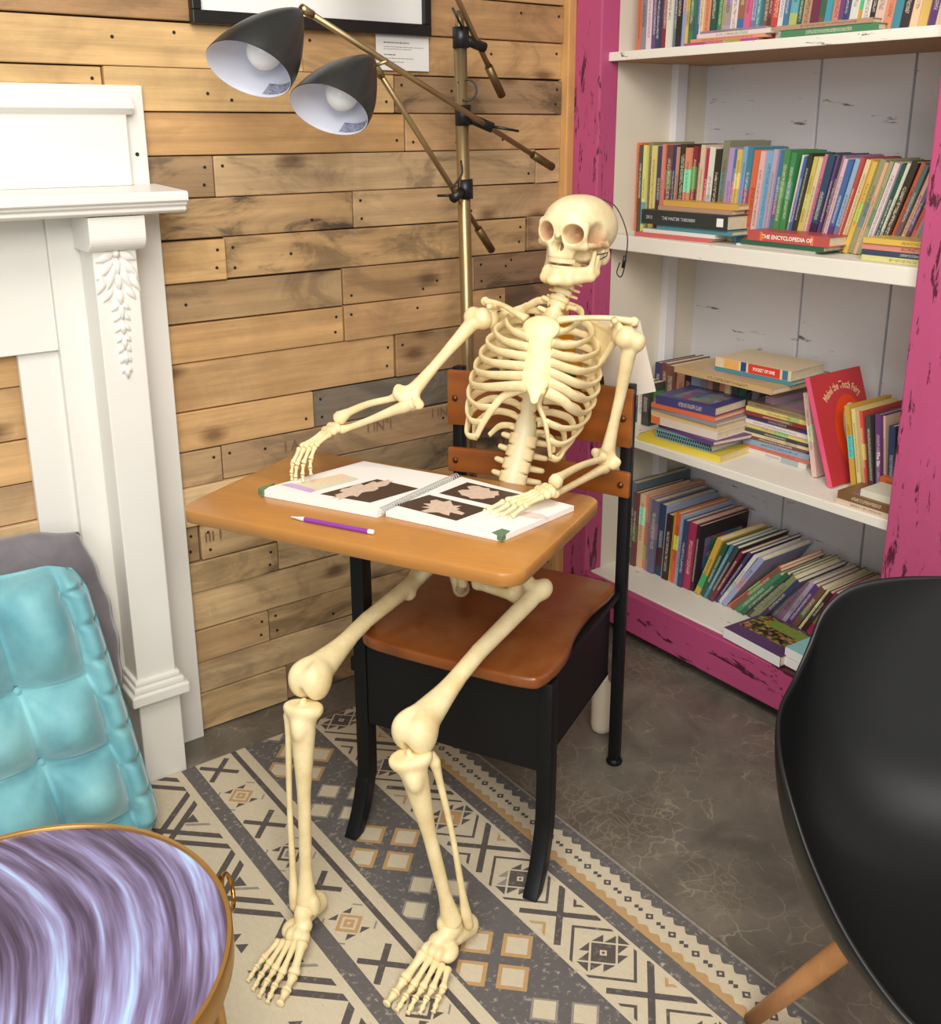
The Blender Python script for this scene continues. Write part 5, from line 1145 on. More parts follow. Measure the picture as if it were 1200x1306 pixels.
# ================================================================== SKELETON
def bone_mat():
    t = NT('cream_plastic_bone'); co = t.coords('Object', (1, 1, 1)); n1 = t.noise(co, 22, 4, .6); n2 = t.noise(co, 120, 3)
    c = t.mix(t.ramp(n1, .3, .75), lin((224, 200, 146)), lin((246, 230, 184))); t.bump(n2, .08, .001); m = t.done(c, .42); t.b.inputs['Subsurface Weight'].default_value = .0; return m
def skull_mat():
    t = NT('stained_shaded_skull_bone'); co = t.coords('Object', (1, 1, 1)); n1 = t.noise(co, 26, 4, .6)
    c = t.mix(t.ramp(n1, .3, .75), lin((228, 206, 154)), lin((248, 234, 192)))
    for (p, r, rgb, k) in (((.030, .044, .010), .031, (150, 90, 54), .85), ((-.030, .044, .010), .031, (160, 100, 70), .85), ((.062, .016, -.002), .034, (168, 104, 50), .7), ((-.062, .016, -.002), .034, (168, 104, 50), .7), ((.012, .064, .014), .014, (206, 146, 56), .7), ((0, .054, -.014), .018, (112, 66, 40), .85)):  # brown stains; shade is also painted into the eye sockets and nose hollow
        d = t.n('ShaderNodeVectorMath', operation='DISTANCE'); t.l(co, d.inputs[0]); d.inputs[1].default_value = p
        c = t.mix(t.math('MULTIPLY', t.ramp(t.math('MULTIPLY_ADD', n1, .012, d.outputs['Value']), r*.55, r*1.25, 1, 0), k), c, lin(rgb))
    return t.done(c, .42)
M_BONE = bone_mat(); M_SKULL = skull_mat(); M_WIRE = flat('black_wire', (20, 18, 18), .4)
def bone_tube(name, pts, radii, parent, n=10, flat=None, sub=5, up=None):
    P = catmull(pts, sub); m = len(pts); rr = np.interp(np.linspace(0, m-1, len(P)), range(m), radii)
    # rounded ends
    vs, fs = sweep(P, rr, n, flat, True, up=up); return link(name, mesh(name, vs, fs, True), M_BONE, parent)
def knuckle(name, a, b, r, parent, n=8):
    a = np.asarray(a, float); b = np.asarray(b, float); d = b-a
    f = [(0, .55), (.05, .95), (.13, 1.05), (.28, .74), (.55, .62), (.78, .74), (.90, 1.0), (.97, .85), (1, .45)]
    vs, fs = sweep([a+d*t for t, _ in f], [r*q for _, q in f], n); return link(name, mesh(name, vs, fs, True), M_BONE, parent)
def build_skeleton():
    T1 = np.array([1.352, 1.537, 1.060]); T12 = np.array([1.272, 1.538, .803]); SAC = np.array([1.224, 1.528, .680])
    root = empty('skeleton', (1.17, 1.53, .464), 0, 'life-size cream anatomical skeleton seated at the school desk, one arm raised', 'skeleton')
    # ---------------- spine
    sp = catmull([SAC, (1.245, 1.533, .735), T12, (1.292, 1.546, .88), (1.318, 1.547, .97), T1, (1.374, 1.537, 1.105), (1.402, 1.544, 1.150)], 24)
    sp = np.array(sp); arc = np.r_[0, np.cumsum(np.linalg.norm(np.diff(sp, axis=0), axis=1))]
    fc = unit((-.80, -.60, 0)); 
    def vert_mesh(nm, rb, hb, tp, spn, spd):
        def fn(p):
            d = smax(sd_ell(p, (0, 0, 0), (rb*1.15, rb*.86, hb*1.6)), np.abs(p[..., 2])-hb*.5, .004)
            waist = np.sqrt((p[..., 0]/1.15)**2+(p[..., 1]/.86)**2)-rb*(.93+.30*(p[..., 2]/(hb*.5))**2*.3); d = smax(d, waist, .004)
            for s in (1, -1):
                d = smin(d, sd_cone(p, (s*rb*.6, -rb*.8, 0), (s*(rb+tp), -rb*1.25, hb*.10), hb*.32, hb*.25), .006)
                d = smin(d, sd_cone(p, (s*rb*.6, -rb*.9, 0), (s*rb*.65, -rb*1.35, hb*.45), hb*.2, hb*.2), .005)
            d = smin(d, sd_cone(p, (0, -rb*1.2, 0), (0, -rb*1.3-spn, -spd), hb*.22, hb*.17), .006)
            return d
        m = rb+max(tp, spn)+rb*.5+.014
        return sdf_mesh(nm, fn, (-m, -m-.01, -hb-spd-.01), (m, rb*1.1, hb+.006), .0024 if rb > .016 else .0020)
    VL = vert_mesh('lumbar_vertebra', .0265, .0238, .022, .022, .006); VT = vert_mesh('thoracic_vertebra', .0165, .0195, .018, .022, .018); VC = vert_mesh('cervical_vertebra', .0190, .0122, .010, .014, .005)
    def at_arc(s):
        i = min(len(sp)-2, max(0, np.searchsorted(arc, s)-1)); f = (s-arc[i])/(arc[i+1]-arc[i]); return sp[i]+(sp[i+1]-sp[i])*f, unit(sp[i+1]-sp[i])
    sT12 = arc[np.argmin(np.linalg.norm(sp-T12, axis=1))]; sT1 = arc[np.argmin(np.linalg.norm(sp-T1, axis=1))]; sEnd = arc[-1]
    lst = [('vertebra', VL, sT12*(k+.62)/5.0) for k in range(5)]+[('vertebra', VT, sT12+.010+(sT1-sT12)*(k)/11.2) for k in range(12)]+[('vertebra', VC, sT1+.014+(sEnd-sT1-.010)*k/6.4) for k in range(7)]
    for nm, me, s in lst:
        p, z = at_arc(min(s, sEnd-.001)); y = unit(fc-z*(fc@z)); x = np.cross(y, z)
        o = link(nm, me, M_BONE, None, loc=tuple(p), rot=Matrix(np.stack([x, y, z], 1)).to_euler()); o.parent = root; o.matrix_parent_inverse = wmat(root).inverted()
    # thin discs between the vertebrae
    tube_obj('spinal_discs', [at_arc(s)[0] for s in np.linspace(.004, sEnd-.004, 60)], list(np.interp(np.linspace(0, 1, 60), [0, .3, .34, .8, .85, 1], [.0222, .0222, .0140, .0130, .0115, .0110])), flat('pale_disc', (226, 214, 176), .5), root, 14)
    # ---------------- skull
    fs_ = unit((-.955, -.297, .10)); ls = unit(np.cross((0, 0, 1), fs_)); ls = unit(ls+np.array([0, 0, -.05])); us = np.cross(ls, -fs_) if False else np.cross(fs_, -ls) if False else unit(np.cross(ls, fs_)); us = us if us[2] > 0 else -us
    lx = np.cross(fs_, us); SK = at(736, 304, 2.05); K = .0096                 # local x = its left
    if lx @ np.array([.3, -.95, 0]) < 0: lx = -lx
    lx = unit(lx)
    FZ = 1.9; JZ = .85
    def sk(p_):
        p = p_/K; q = p.copy(); q[..., 0] = np.abs(q[..., 0]); p0 = p
        d = sd_ell(p, (0, -1.4, 2.5), (7.1, 8.8, 6.5)); d = smin(d, sd_ell(p, (0, 2.6, 2.6), (5.9, 5.3, 5.2)), 2.2)
        d = smin(d, sd_ell(p, (0, -1.5, -2.4), (5.2, 6.2, 2.6)), 1.6)
        p = p-np.array([0, 0, FZ]); q = q-np.array([0, 0, FZ])
        d = smin(d, sd_ell(q, (2.6, 5.0, -.9), (3.4, 2.9, 2.7)), 1.2)
        d = smin(d, sd_ell(p, (0, 5.4, -4.0), (3.1, 2.7, 2.8)), 1.1)
        d = smin(d, sd_cone(q, (.8, 7.35, 1.05), (4.8, 5.9, 1.0), .55, .75), .8)          # brow
        d = smin(d, sd_cone(q, (5.0, 5.9, .9), (5.3, 5.0, -2.6), .62, .9), .7)            # outer orbit rim
        d = smin(d, sd_cone(q, (2.2, 7.0, -3.0), (5.0, 5.0, -3.0), .75, .95), .7)         # cheek bone
        d = smin(d, sd_ell(p, (0, 5.0, -5.6), (2.9, 2.9, 1.15)), .8)
        d = smax(d, -sd_ell(q, (6.9, 3.4, -1.2), (2.0, 2.6, 3.0)), .9)                    # temple hollow
        d = smin(d, sd_cone(q, (5.35, 4.6, -2.9), (6.55, 2.0, -2.7), .62, .5), .35); d = smin(d, sd_cone(q, (6.55, 2.0, -2.7), (6.5, -1.0, -2.6), .5, .65), .35)
        d = smin(d, sd_ell(q, (5.3, -2.6, -5.0), (1.25, 1.6, 1.9)), 1.0)
        d = smax(d, -sd_ell(q, (3.2, 7.7, -.85), (2.15, 3.7, 1.95)), .30)                # orbits
        d = smax(d, -sd_ell(p, (0, 8.2, -3.6), (1.6, 3.0, 1.3)), .2); d = smax(d, -sd_ell(p, (0, 8.2, -2.4), (1.0, 2.6, 1.6)), .2)   # nose
        d = smin(d, sd_cone(p, (0, 6.9, .4), (0, 7.9, -1.5), .70, .48), .45)
        d = smax(d, -sd_ell(q, (3.6, 3.2, -5.6), (1.5, 2.4, 2.2)), .5)                    # under the cheek
        d = smin(d, sd_cone(p, (0, 6.4, -3.0), (0, 6.6, -4.6), .14, .2), .15)
        return d*K
    vs, fs = surfnet(sk, (-.078, -.108, -.074), (.078, .094, .094), .0019); sm = mesh('skull', vs.tolist(), fs.tolist(), True)
    so = bpy.data.objects.new('skull', sm); COL.objects.link(so); sm.materials.append(M_SKULL)
    so.matrix_basis = Matrix.Translation(Vector(SK)) @ Matrix(np.stack([lx, fs_, us], 1)).to_4x4(); so.parent = root; so.matrix_parent_inverse = wmat(root).inverted()
    def jaw(p_):
        p = p_/K-np.array([0, 0, JZ]); q = p.copy(); q[..., 0] = np.abs(q[..., 0])
        d = sd_cone(q, (0, 7.2, -9.3), (2.7, 6.3, -9.1), 1.15, 1.1)
        d = smin(d, sd_cone(q, (2.7, 6.3, -9.1), (5.2, 1.6, -8.2), 1.1, .95), .6); d = smin(d, sd_cone(q, (5.2, 1.6, -8.2), (5.5, .3, -7.3), .95, .85), .5)
        d = smin(d, sd_cone(q, (0, 6.8, -7.7), (2.4, 6.0, -7.6), 1.0, .95), 1.0); d = smin(d, sd_cone(q, (2.4, 6.0, -7.6), (4.8, 2.0, -6.9), .95, .8), 1.0)
        for a, b in (((5.4, .2, -7.4), (5.95, -1.0, -2.6)), ((5.1, 1.9, -7.2), (5.5, 1.7, -3.2)), ((5.3, 1.0, -7.0), (5.7, .3, -3.6))): d = smin(d, sd_cone(q, a, b, .62, .48), .7)
        d = smin(d, sd_ell(p, (0, 7.9, -9.6), (1.3, .7, .7)), .6)
        return d*K
    vs, fs = surfnet(jaw, (-.072, -.024, -.108), (.072, .092, -.006), .0019); jo = link('mandible', mesh('mandible', vs.tolist(), fs.tolist(), True), M_BONE, so, local=True)
    # teeth rows
    def teeth(z0, z1, cy, a, b, name, par):
        bm_ = MB()
        for k in range(-6, 7):
            an = k*.205; x, y = a*math.sin(an), cy+b*math.cos(an); nx, ny = math.sin(an), math.cos(an); w_ = .40 if abs(k) < 3 else .46
            t_ = np.array([ny, -nx]); n_ = np.array([nx, ny]); P = [np.array([x, y])+t_*sx*w_+n_*sy*.34 for sx, sy in ((-1, -1), (1, -1), (1, 1), (-1, 1))]
            bm_.add([(p[0]*K, p[1]*K, z*K) for z in (z0, z1) for p in P], [(3, 2, 1, 0), (4, 5, 6, 7), (0, 1, 5, 4), (1, 2, 6, 5), (2, 3, 7, 6), (3, 0, 4, 7)])
        return bm_.build(name, flat('tooth_enamel', (226, 208, 164), .35, var=.04), par, bevel=.0011, seg=2, local=True)
    teeth(-5.0, -4.1, 4.15, 2.8, 3.35, 'upper_teeth', so); teeth(-6.1, -5.5, 3.9, 2.85, 3.2, 'lower_teeth', so)
    LF = lambda x, y, z: SK+(lx*x+fs_*y+us*z)*K
    # jaw spring and hanging wire
    for s in (1, -1): tube_obj('jaw_spring', [LF(s*5.9, 1.4, -2.6), LF(s*6.9, .6, -2.4), LF(s*7.0, -.9, -2.1), LF(s*6.8, -1.2, -2.8), LF(s*6.7, -.4, -3.1), LF(s*6.3, .6, -3.6)], .0011, M_WIRE, so, 6)
    w0 = [LF(1.2, -4.0, 8.6), LF(5.0, -5.5, 7.2), LF(8.0, -6.4, 2.0), LF(8.3, -6.8, -3.0), LF(7.9, -7.2, -6.0), LF(7.2, -7.6, -7.2), LF(6.2, -7.6, -6.4), LF(6.8, -7.2, -4.2)]
    tube_obj('hanging_wire', catmull(w0, 6), .0012, M_WIRE, so, 6); tube_obj('wire_toggle', [LF(7.9, -7.0, -2.6), LF(7.7, -7.2, -5.2)], .0032, M_WIRE, so, 8)
    # ---------------- rib cage
    u = unit(T1-T12); f = unit(fc-u*(fc@u)); l = np.cross(f, u); l = l if l[1] < 0 else -l
    L3 = lambda x, y, z: T1+.01*(l*x+f*y+u*z)
    MAN = at(691, 411, 1.962); XIP = at(682, 503, 1.915)
    stv = unit(MAN-XIP); sl = unit(l-stv*(l@stv)); sn = np.cross(sl, stv); Ls = np.linalg.norm(MAN-XIP)
    def stern(p):
        q = p.copy(); q[..., 1] *= 2.6; bulge = p[..., 1]
        d = sd_ell(q, (0, 0, Ls-.012), (.036, .026, .026)); d = smin(d, sd_cone(q, (0, 0, Ls-.05), (0, 0, .035), .0225, .0280), .016); d = smin(d, sd_cone(q, (0, 0, .03), (0, .0, -.012), .020, .008), .014)
        return d*.5
    link('sternum', sdf_mesh('sternum', stern, (-.05, -.02, -.03), (.05, .02, Ls+.025), .0026, (XIP, sl, sn, stv)), M_BONE, root)
    WW = {1: [5.6, 8.4, 10.2, 11.3, 12.0, 12.3, 12.2, 11.8, 11.0, 10.0, 8.6, 6.6], -1: [5.6, 8.4, 10.2, 11.3, 12.0, 12.5, 12.7, 12.6, 12.2, 11.4, 10.0, 7.2]}
    def rl(p): q = np.asarray(p)-T1; return np.array([q@l, q@f, q@u])*100
    man_l, xip_l = rl(MAN), rl(XIP); margin = {1: [], -1: []}
    MM = {s: [tuple(xip_l+np.array([s*1.2, -.2, 1.4])), (s*3.4, 12.2, xip_l[2]-1.8), (s*5.2, 11.8, -22.2), (s*6.6, 10.8, -25.6), (s*7.6, 9.4, -28.8)] for s in (1, -1)}; MC = {s: catmull(MM[s], 6) for s in (1, -1)}
    for s in (1, -1):
        for i in range(12):
            zs = -2.42*i; w_ = WW[s][i]; k = i+1
            dp = max(0, k-4); P = [(s*1.9, -1.2, zs), (s*w_*.42, -3.3, zs+.6), (s*w_*.80, -2.9, zs+.1), (s*w_, 1.5, zs-1.7-.10*k), (s*w_*.93, 5.8, zs-3.2-.08*k-.27*dp)]
            if k <= 7:
                st = man_l+(xip_l-man_l)*(.13+.80*(k-1)/6); a = np.array([st[0]+s*2.2, st[1]-.2, st[2]])
                yy = a[1]; dz = max(0, k-3)
                P += [(st[0]*.5+s*w_*.72, 5.5+(yy-5.5)*.62, (zs-3.9-.12*k-.30*dp)*.62+a[2]*.38), (st[0]+s*w_*.44, yy-.9, a[2]*.78+(zs-4.3-.1*k-.30*dp)*.22), tuple(a)]
                rad = [.0045, .0055, .0058, .0058, .0060, .0064, .0072, .0084]
                if k == 7: margin[s] = P
            elif k <= 10:
                e = MC[s][(None, 12, 18, 24)[k-7]]; m5 = np.array(P[-1]); P += [tuple(m5*.42+np.array(e)*.58+np.array([s*.7, .5, -.7])), tuple(e)]
                rad = [.0045, .0055, .0058, .0058, .0058, .0058, .0062]
            elif k == 11: P = P[:4]+[(s*w_*.93, 4.4, zs-4.6)]; rad = [.0045, .0052, .0055, .0052, .0040]
            else: P = P[:3]+[(s*w_*1.0, -.6, zs-2.2)]; rad = [.0045, .0050, .0050, .0038]
            bone_tube('rib', [L3(*p) for p in P], [r*1.08 for r in rad], root, 10, (1.30, .66), 6, up=u)
        # costal margin cartilage joining ribs 7 to 10
        M7 = MM[s]
        bone_tube('costal_cartilage', [L3(*p) for p in M7], [.0085, .0075, .0068, .0062, .0055], root, 10, (1.1, .7), 6)
    # ---------------- shoulders
    SR, SL = at(611, 402, 2.075), at(806, 430, 1.965)
    for s, S in ((1, SL), (-1, SR)):
        acr = S+u*.030+l*(-.004*s)+f*(-.006)
        c0 = MAN+sl*s*.030+stv*.006; bone_tube('clavicle', [c0, c0+(acr-c0)*.30+f*.012+u*.004, c0+(acr-c0)*.68-f*.004+u*.006, acr], [.0095, .0065, .0062, .0085], root, 10, (.85, 1.1))
        # scapula: plate, spine with acromion, coracoid, glenoid
        gl = S-l*s*.026-f*.004; sup = T1+l*s*.070-f*.048-u*.012; inf_ = T1+l*s*.088-f*.052-u*.150; med = T1+l*s*.060-f*.055-u*.050; cd_ = frame(gl, (1, 0, 0), (0, 1, 0))
        def scap(p, gl=gl, sup=sup, inf_=inf_, med=med, acr=acr, s=s):
            n = unit(np.cross(inf_-gl, sup-gl)); d = None
            for a, b, ra, rb in ((gl, inf_, .0075, .0055), (inf_, med, .005, .004), (med, sup, .004, .0045), (sup, gl, .0045, .0070)):
                k = sd_cone(p, a, b, ra, rb); d = k if d is None else smin(d, k, .006)
            # thin web
            cxy = (gl+inf_+sup+med)/4; pl = np.abs((p-cxy)@n)-.0018
            def side(a, b, c): m = np.cross(n, b-a); m = m/np.linalg.norm(m); m = m if (c-a)@m < 0 else -m; return (p-a)@m
            ins = np.maximum.reduce([side(gl, inf_, cxy), side(inf_, med, cxy), side(med, sup, cxy), side(sup, gl, cxy)]); d = smin(d, smax(pl, ins, .003), .004)
            d = smin(d, sd_ell(p, gl, (.013, .013, .019)), .008); mid = med*.7+sup*.3
            d = smin(d, sd_cone(p, mid, gl-fc*.030+np.array([0, 0, .018]), .004, .006), .005); d = smin(d, sd_cone(p, gl-fc*.030+np.array([0, 0, .018]), acr, .006, .0095), .006)
            co_ = gl+np.array([0, 0, .026])-l*s*.012; d = smin(d, sd_cone(p, gl+np.array([0, 0, .012]), co_, .007, .006), .006); d = smin(d, sd_cone(p, co_, co_+f*.036+l*s*.008-u*.004, .006, .0065), .005)
            return d
        pts = np.array([gl, sup, inf_, med, acr, gl+f*.04+u*.04]); link('scapula', sdf_mesh('scapula', scap, pts.min(0)-.022, pts.max(0)+.022, .0026), M_BONE, root)
    # ---------------- long bones in a local frame (z from the lower to the upper joint, x outward, y forward)
    def lframe(lo, hi, out):
        z = unit(hi-lo); x = unit(out-z*(out@z)); y = np.cross(z, x); return (lo, x, y, z), np.linalg.norm(hi-lo)
    def humerus(S, E, out, s):
        fr, L = lframe(E, S, out)
        def fn(p):
            d = sd_cone(p, (0, 0, .05), (0, .003, L*.55), .0100, .0108); d = smin(d, sd_cone(p, (0, .003, L*.55), (0, 0, L-.03), .0108, .0150), .001)
            d = smin(d, sd_ell(p, (-.010, -.004*s, L-.004), (.0225, .0225, .0225)), .008); d = smin(d, sd_ell(p, (.013, .004*s, L-.008), (.014, .016, .019)), .008)
            d = smin(d, sd_cone(p, (0, 0, .085), (.0, 0, .022), .0100, .0150), .003)
            q = p.copy(); q[..., 1] *= 1.7
            d = smin(d, sd_cone(q, (-.026, 0, .012), (.024, 0, .012), .0105, .0100)*.75, .012); d = smin(d, sd_cone(p, (-.016, 0, .001), (.018, 0, .003), .0105, .0115), .006)
            d = smax(d, -sd_ell(p, (0, -.016*s, .020), (.010, .008, .010)), .004); d = smax(d, -sd_ell(p, (0, .016*s, .020), (.010, .008, .010)), .004); return d
        return link('humerus', sdf_mesh('humerus', fn, (-.046, -.032, -.016), (.042, .032, L+.026), .0027, fr), M_BONE, root)
    def femur(K_, T, out, s):
        fr, L = lframe(K_, T, out)
        def fn(p):
            y = p[..., 1]*s; q = np.stack([p[..., 0], y, p[..., 2]], -1)
            d = sd_cone(q, (0, .002, .06), (0, .009, L*.5), .0165, .0152); d = smin(d, sd_cone(q, (0, .009, L*.5), (0, 0, L-.04), .0152, .0170), .001)
            d = smin(d, sd_cone(q, (0, .003, .130), (0, 0, .030), .0150, .0300), .004)
            for sx in (1, -1): d = smin(d, sd_ell(q, (sx*.0175, -.006, .006), (.0210, .0315, .0240)), .024)
            d = smax(d, -sd_ell(q, (0, -.026, -.014), (.0075, .020, .018)), .006); d = smax(d, -sd_ell(q, (0, .036, .000), (.011, .010, .026)), .012)
            d = smin(d, sd_ell(q, (.006, 0, L-.002), (.0180, .0200, .0240)), .012); d = smin(d, sd_cone(q, (0, 0, L-.022), (-.048, .036, L+.012), .0140, .0125), .012)
            d = smin(d, sd_ell(q, (-.056, .046, L+.016), (.0225, .0225, .0225)), .005); d = smin(d, sd_ell(q, (-.010, -.012, L-.060), (.009, .009, .014)), .010); return d
        return link('femur', sdf_mesh('femur', fn, (-.084, -.074, -.026), (.046, .074, L+.05), .0030, fr), M_BONE, root)
    def tibia(A, K_, out, s):
        fr, L = lframe(A, K_, out)
        def fn(p):
            q = np.stack([p[..., 0], p[..., 1]*s, p[..., 2]], -1)
            d = sd_cone(q, (0, 0, .03), (0, .002, L*.55), .0110, .0120); d = smin(d, sd_cone(q, (0, .002, L*.55), (0, 0, L-.035), .0120, .0230), .001)
            d = smin(d, smax(sd_ell(q, (0, -.002, L-.010), (.0370, .0265, .0230)), q[..., 2]-(L-.001), .006), .012); d = smin(d, sd_ell(q, (0, .020, L-.042), (.010, .009, .016)), .012); d = smin(d, sd_ell(q, (0, -.002, L+.001), (.006, .010, .008)), .004)
            d = smin(d, sd_cone(q, (0, 0, .06), (0, 0, .004), .0108, .0185), .003); d = smin(d, sd_ell(q, (-.0185, .002, -.004), (.0085, .0125, .018)), .008); return d
        o = link('tibia', sdf_mesh('tibia', fn, (-.044, -.036, -.028), (.044, .036, L+.014), .0028, fr), M_BONE, root)
        o_, x, y, z = fr; Q = lambda a, b, c: o_+x*a+y*b*s+z*c
        bone_tube('fibula', [Q(.033, -.013, L-.014), Q(.035, -.014, L-.034), Q(.036, -.013, L-.07), Q(.036, -.010, L*.5), Q(.030, -.006, .06), Q(.0275, -.004, .010), Q(.0275, -.004, -.018), Q(.0265, -.003, -.027)], [.006, .0105, .0066, .0052, .0062, .0098, .0085, .003], root, 10)
        return fr
    TL = np.array([1.180, 1.372, .553]); TR = np.array([1.075, 1.628, .515]); lp = unit(TL-TR)
    AL, AR = onz(576, 1176, .068), onz(391, 1150, .068)
    def along(px, py, z): return onz(px, py, z)
    KL = along(523, 936, .446); KR = along(390, 868, .468)          # knee ends of the thigh bones
    QL = along(522, 962, .418); QR = along(386, 897, .438)          # upper ends of the shin bones
    femur(KL, TL, lp, -1); femur(KR, TR, -lp, 1)
    gazeL, gazeR = unit(np.array([-.55, -.80, 0])), unit(np.array([-.80, -.55, 0]))
    outL = np.cross(gazeL, [0, 0, 1.]); outL = outL if outL @ lp > 0 else -outL; outR = np.cross(gazeR, [0, 0, 1.]); outR = outR if outR @ lp < 0 else -outR
    tibia(AL, QL, outL, -1); tibia(AR, QR, outR, 1)
    # ---------------- pelvis
    mid = (TL+TR)/2+np.array([.012, 0, .056]); fp = unit(np.cross([0, 0, 1.], lp)); fp = fp if fp[0] < 0 else -fp; upv = unit(np.cross(lp, fp)); upv = upv if upv[2] > 0 else -upv
    pf = unit(fp+.25*upv); pu = unit(np.cross(lp, pf)); pu = pu if pu[2] > 0 else -pu
    def hipbone(s):
        def fn(p):
            q = p.copy(); q[..., 0] *= s; d = sd_ell(q, (.086, .0, .006), (.030, .030, .030)); d = smax(d, -sd_ell(q, (.116, .004, .004), (.024, .024, .024)), .004)
            # iliac blade as a thin curved sheet
            cx = .060+.55*np.clip(q[..., 2]-.02, 0, 1)*.9; sh = np.abs(q[..., 0]-cx-.5*(q[..., 1]-.0)**2*4)-.0045; ol = sd_ell(q, (.100, -.022, .068), (.09, .074, .062)); bl = smax(smax(sh*.8, ol, .006), -(q[..., 2]-.008), .01); d = smin(d, bl, .014)
            crest = np.abs(ol)-.006; d = smin(d, smax(smax(crest, np.abs(q[..., 0]-cx-2*(q[..., 1])**2)-.008, .004), -(q[..., 2]-.055), .01), .006)
            d = smin(d, sd_cone(q, (.078, .022, .0), (.018, .058, -.028), .013, .0105), .010); d = smin(d, sd_cone(q, (.018, .058, -.028), (.016, .050, -.052), .012, .010), .008)      # pubis
            d = smin(d, sd_cone(q, (.082, -.012, -.01), (.064, -.020, -.076), .017, .0170), .012); d = smin(d, sd_cone(q, (.064, -.018, -.080), (.018, .046, -.054), .0115, .0085), .008)  # ischium and ramus
            d = smin(d, sd_cone(q, (.060, -.05, .03), (.046, -.072, .056), .017, .019), .014); return d
        return fn
    for s in (1, -1): link('hip_bone', sdf_mesh('hip_bone', hipbone(s), (-.15 if s < 0 else 0, -.11, -.105), (0 if s < 0 else .15, .085, .14), .0034, (mid, lp, pf, pu)), M_BONE, root)
    def sacrum(p):
        d = sd_ell(p, (0, -.050, .070), (.040, .022, .020)); d = smin(d, sd_cone(p, (0, -.058, .060), (0, -.088, .010), .026, .020), .02); d = smin(d, sd_cone(p, (0, -.088, .010), (0, -.072, -.040), .018, .008), .014)
        q = p.copy(); q[..., 0] = np.abs(q[..., 0]); d = smin(d, sd_cone(q, (.01, -.06, .058), (.046, -.066, .050), .020, .017), .012); return d
    link('sacrum', sdf_mesh('sacrum', sacrum, (-.08, -.125, -.06), (.08, -.01, .105), .0034, (mid, lp, pf, pu)), M_BONE, root)
    # ---------------- arms
    ER, EL = at(516, 511, 1.985), onz(772, 590, .748)
    humerus(SR, ER, -l*.6+f*.2, -1); humerus(SL, EL, l*.8+f*.3, 1)
    WR_, WL_ = at(431, 541, 2.060), onz(706, 622, .765)
    def forearm(E, Wp, out):
        a = unit(Wp-E); o = unit(out-a*(out@a)); L = np.linalg.norm(Wp-E); n = np.cross(a, o)
        bone_tube('radius', [E+o*.013+a*.004, E+o*.014+a*.016, E+o*.013+a*.032, E+o*.018+a*L*.5, E+o*.016+a*(L-.035), E+o*.011+a*(L-.010), E+o*.010+a*L], [.0095, .0100, .0066, .0068, .0080, .0150, .0130], root, 12, (1, .9))
        bone_tube('ulna', [E-o*.010-a*.018, E-o*.011+a*.004, E-o*.011+a*.030, E-o*.013+a*L*.5, E-o*.014+a*(L-.03), E-o*.013+a*(L-.008), E-o*.013+a*(L-.001)], [.0105, .0125, .0095, .0070, .0062, .0090, .0060], root, 12)
        return a, o
    def hand(Wp, fwd, dor, thumb, curl, spread, lens=1.0, targets=None):
        """fwd along the palm, dor = back of the hand, thumb = toward the thumb side; curl per finger joint"""
        fwd = unit(fwd); dor = unit(dor-fwd*(dor@fwd)); th = unit(thumb-fwd*(thumb@fwd)-dor*(thumb@dor)); Q = lambda a, b, c: Wp+th*a+fwd*b+dor*c
        def carp(p):
            d = None
            for (a, b, c, r) in ((.013, .010, 0, .0095), (.002, .009, 0, .0095), (-.009, .010, 0, .0085), (.017, .023, 0, .0085), (.007, .023, .001, .0090), (-.003, .024, .001, .0088), (-.013, .022, 0, .0085), (-.013, .012, -.004, .006)):
                k = np.linalg.norm(p-Q(a, b, c), axis=-1)-r; d = k if d is None else smin(d, k, .003)
            return d
        hd = link('carpals', sdf_mesh('carpals', carp, Q(0, .016, 0)-.042, Q(0, .016, 0)+.042, .0020), M_BONE, root)
        for i, (bx, hx, ml, pl) in enumerate(((.013, .0235, .060, (.038, .022, .016)), (.004, .0075, .059, (.042, .026, .017)), (-.005, -.008, .054, (.039, .024, .016)), (-.013, -.022, .049, (.031, .018, .015)))):
            b0 = Q(bx, .030, 0); hx = hx*spread; h0 = Q(hx, .030+ml*lens, .003); knuckle('metacarpal', b0, h0, .0062, hd)
            ang = 0.0; p = h0; dirx = unit(th*(hx-bx)*.8+fwd*ml)
            for j, q in enumerate(pl):
                ang += curl[i][j]; d = dirx*math.cos(ang)-dor*math.sin(ang); e = p+unit(d)*q*lens; knuckle('phalanx', p+unit(d)*.001, e, (.0056, .0048, .0042)[j], hd); p = e
        t0 = Q(.020, .026, -.004); a1 = unit(th*.72+fwd*.62-dor*.32); t1 = t0+a1*.044; knuckle('metacarpal', t0, t1, .0066, hd); a2 = unit(th*.42+fwd*.85-dor*.30); t2 = t1+a2*.031; knuckle('phalanx', t1, t2, .0058, hd); a3 = unit(th*.2+fwd*.95-dor*.3); knuckle('phalanx', t2, t2+a3*.024, .0050, hd)
    # right arm raised over the desk, hand drooping
    aR, oR = forearm(ER, WR_, np.array([0, 0, 1.])+.3*FW)
    hand(WR_, at(392, 572, 2.02)-WR_, unit(-RT*.45+UP*.9-FW*.45), UP*.9+RT*-.3-FW*.2, [(.55, .35, .2)]*4, .95, .92)
    # left forearm along the desk, hand flat on the page
    aL, oL = forearm(EL, WL_, np.array([0, 0, 1.]))
    hand(WL_, onz(648, 648, .742)-WL_, np.array([0, 0, 1.]), unit(-RT*.2+np.array([-.3, .6, 0])), [(.14, .06, .04), (.16, .1, .06), (.18, .12, .08), (.2, .12, .08)], 1.05)
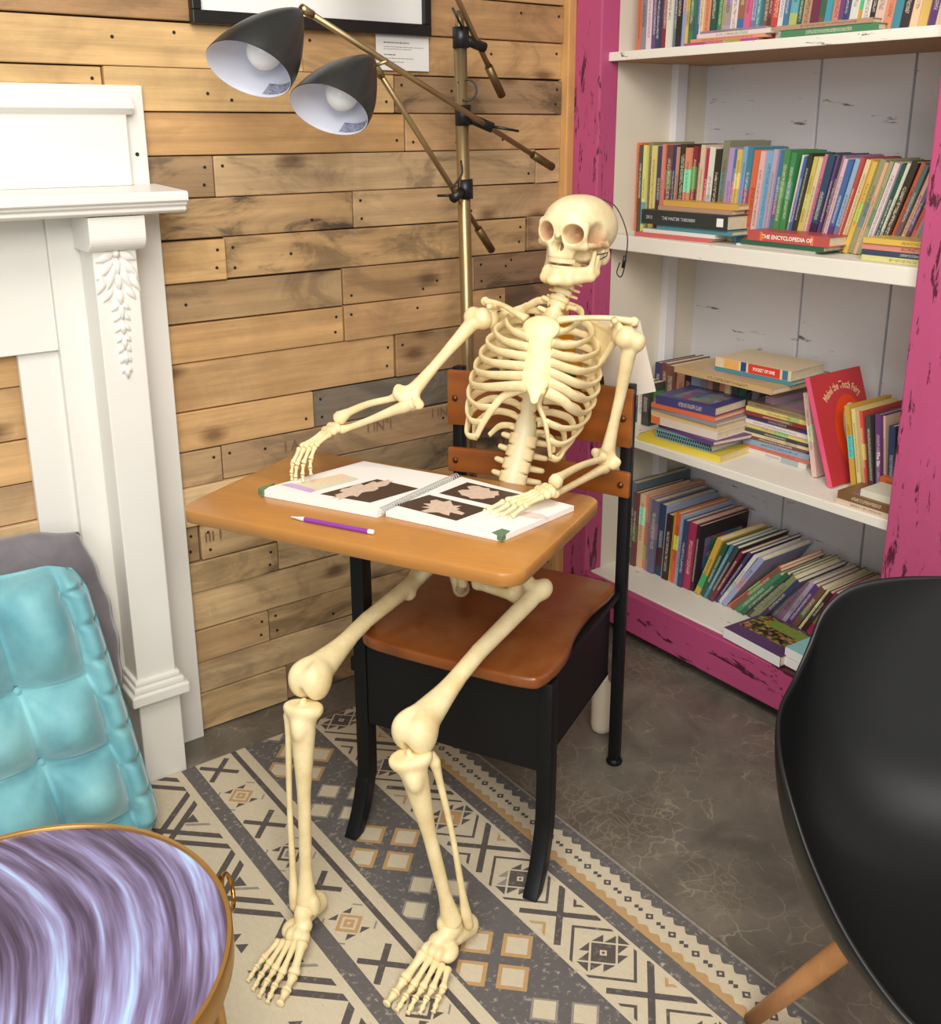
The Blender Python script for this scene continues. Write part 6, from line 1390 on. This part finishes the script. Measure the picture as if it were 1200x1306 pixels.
    # ---------------- feet
    def foot(A, toe, s):
        fwd = np.array([toe[0]-A[0], toe[1]-A[1], 0]); ln = np.linalg.norm(fwd); fwd = fwd/ln; lat = np.cross(fwd, [0, 0, 1.])*s; o = np.array([A[0], A[1], .0068]); Q = lambda a, b, c: o+lat*a+fwd*b+np.array([0, 0, c]); g = ln/.175
        def tarsus(p):
            d = sd_ell(np.stack([(p-o)@lat, (p-o)@fwd, (p-o)[..., 2]], -1), (0, .004, .050), (.0185, .029, .0165)); q = np.stack([(p-o)@lat, (p-o)@fwd, (p-o)[..., 2]], -1)
            d = smin(d, sd_cone(q, (.004, -.004, .030), (.006, -.046, .0215), .0165, .0205), .010); d = smin(d, sd_ell(q, (-.010, .034*g, .041), (.0165, .015, .0150)), .008); d = smin(d, sd_ell(q, (.014, .036*g, .029), (.0150, .021, .0135)), .008)
            for x, z in ((-.022, .034), (-.009, .037), (.004, .035)): d = smin(d, sd_ell(q, (x, .054*g, z), (.0095, .014, .0125)), .004)
            return d
        c = Q(0, .012, .035); hd = link('tarsus', sdf_mesh('tarsus', tarsus, c-np.array([.095, .095, .045]), c+np.array([.095, .095, .045]), .0025), M_BONE, root)
        for i, (bx, hx, hy, r, py) in enumerate(((-.022, -.031, .116, .0082, (.146, .172)), (-.009, -.0115, .122, .0058, (.147, .161, .174)), (.003, .004, .118, .0056, (.142, .156, .169)), (.014, .019, .111, .0055, (.133, .147, .159)), (.024, .034, .101, .0055, (.121, .133, .145)))):
            h = Q(hx*1.04, hy*g, .0135); knuckle('metatarsal', Q(bx, .060*g, .034-.003*i), h, r*1.38, hd); p = h; zz = (.0125, .0085, .0058); rr = (r*1.15, r*1.0, r*.92)
            for j, y in enumerate(py):
                e = Q(hx*1.04+.05*hx*(j+1), y*g, (.0085, .0062)[j] if len(py) == 2 else (.0128, .0078, .0050)[j]); knuckle('phalanx', p, e, rr[j], hd); p = e
    foot(AR, onz(331, 1279, .008), 1); foot(AL, onz(514, 1297, .008), 1 if False else -1)
build_skeleton()
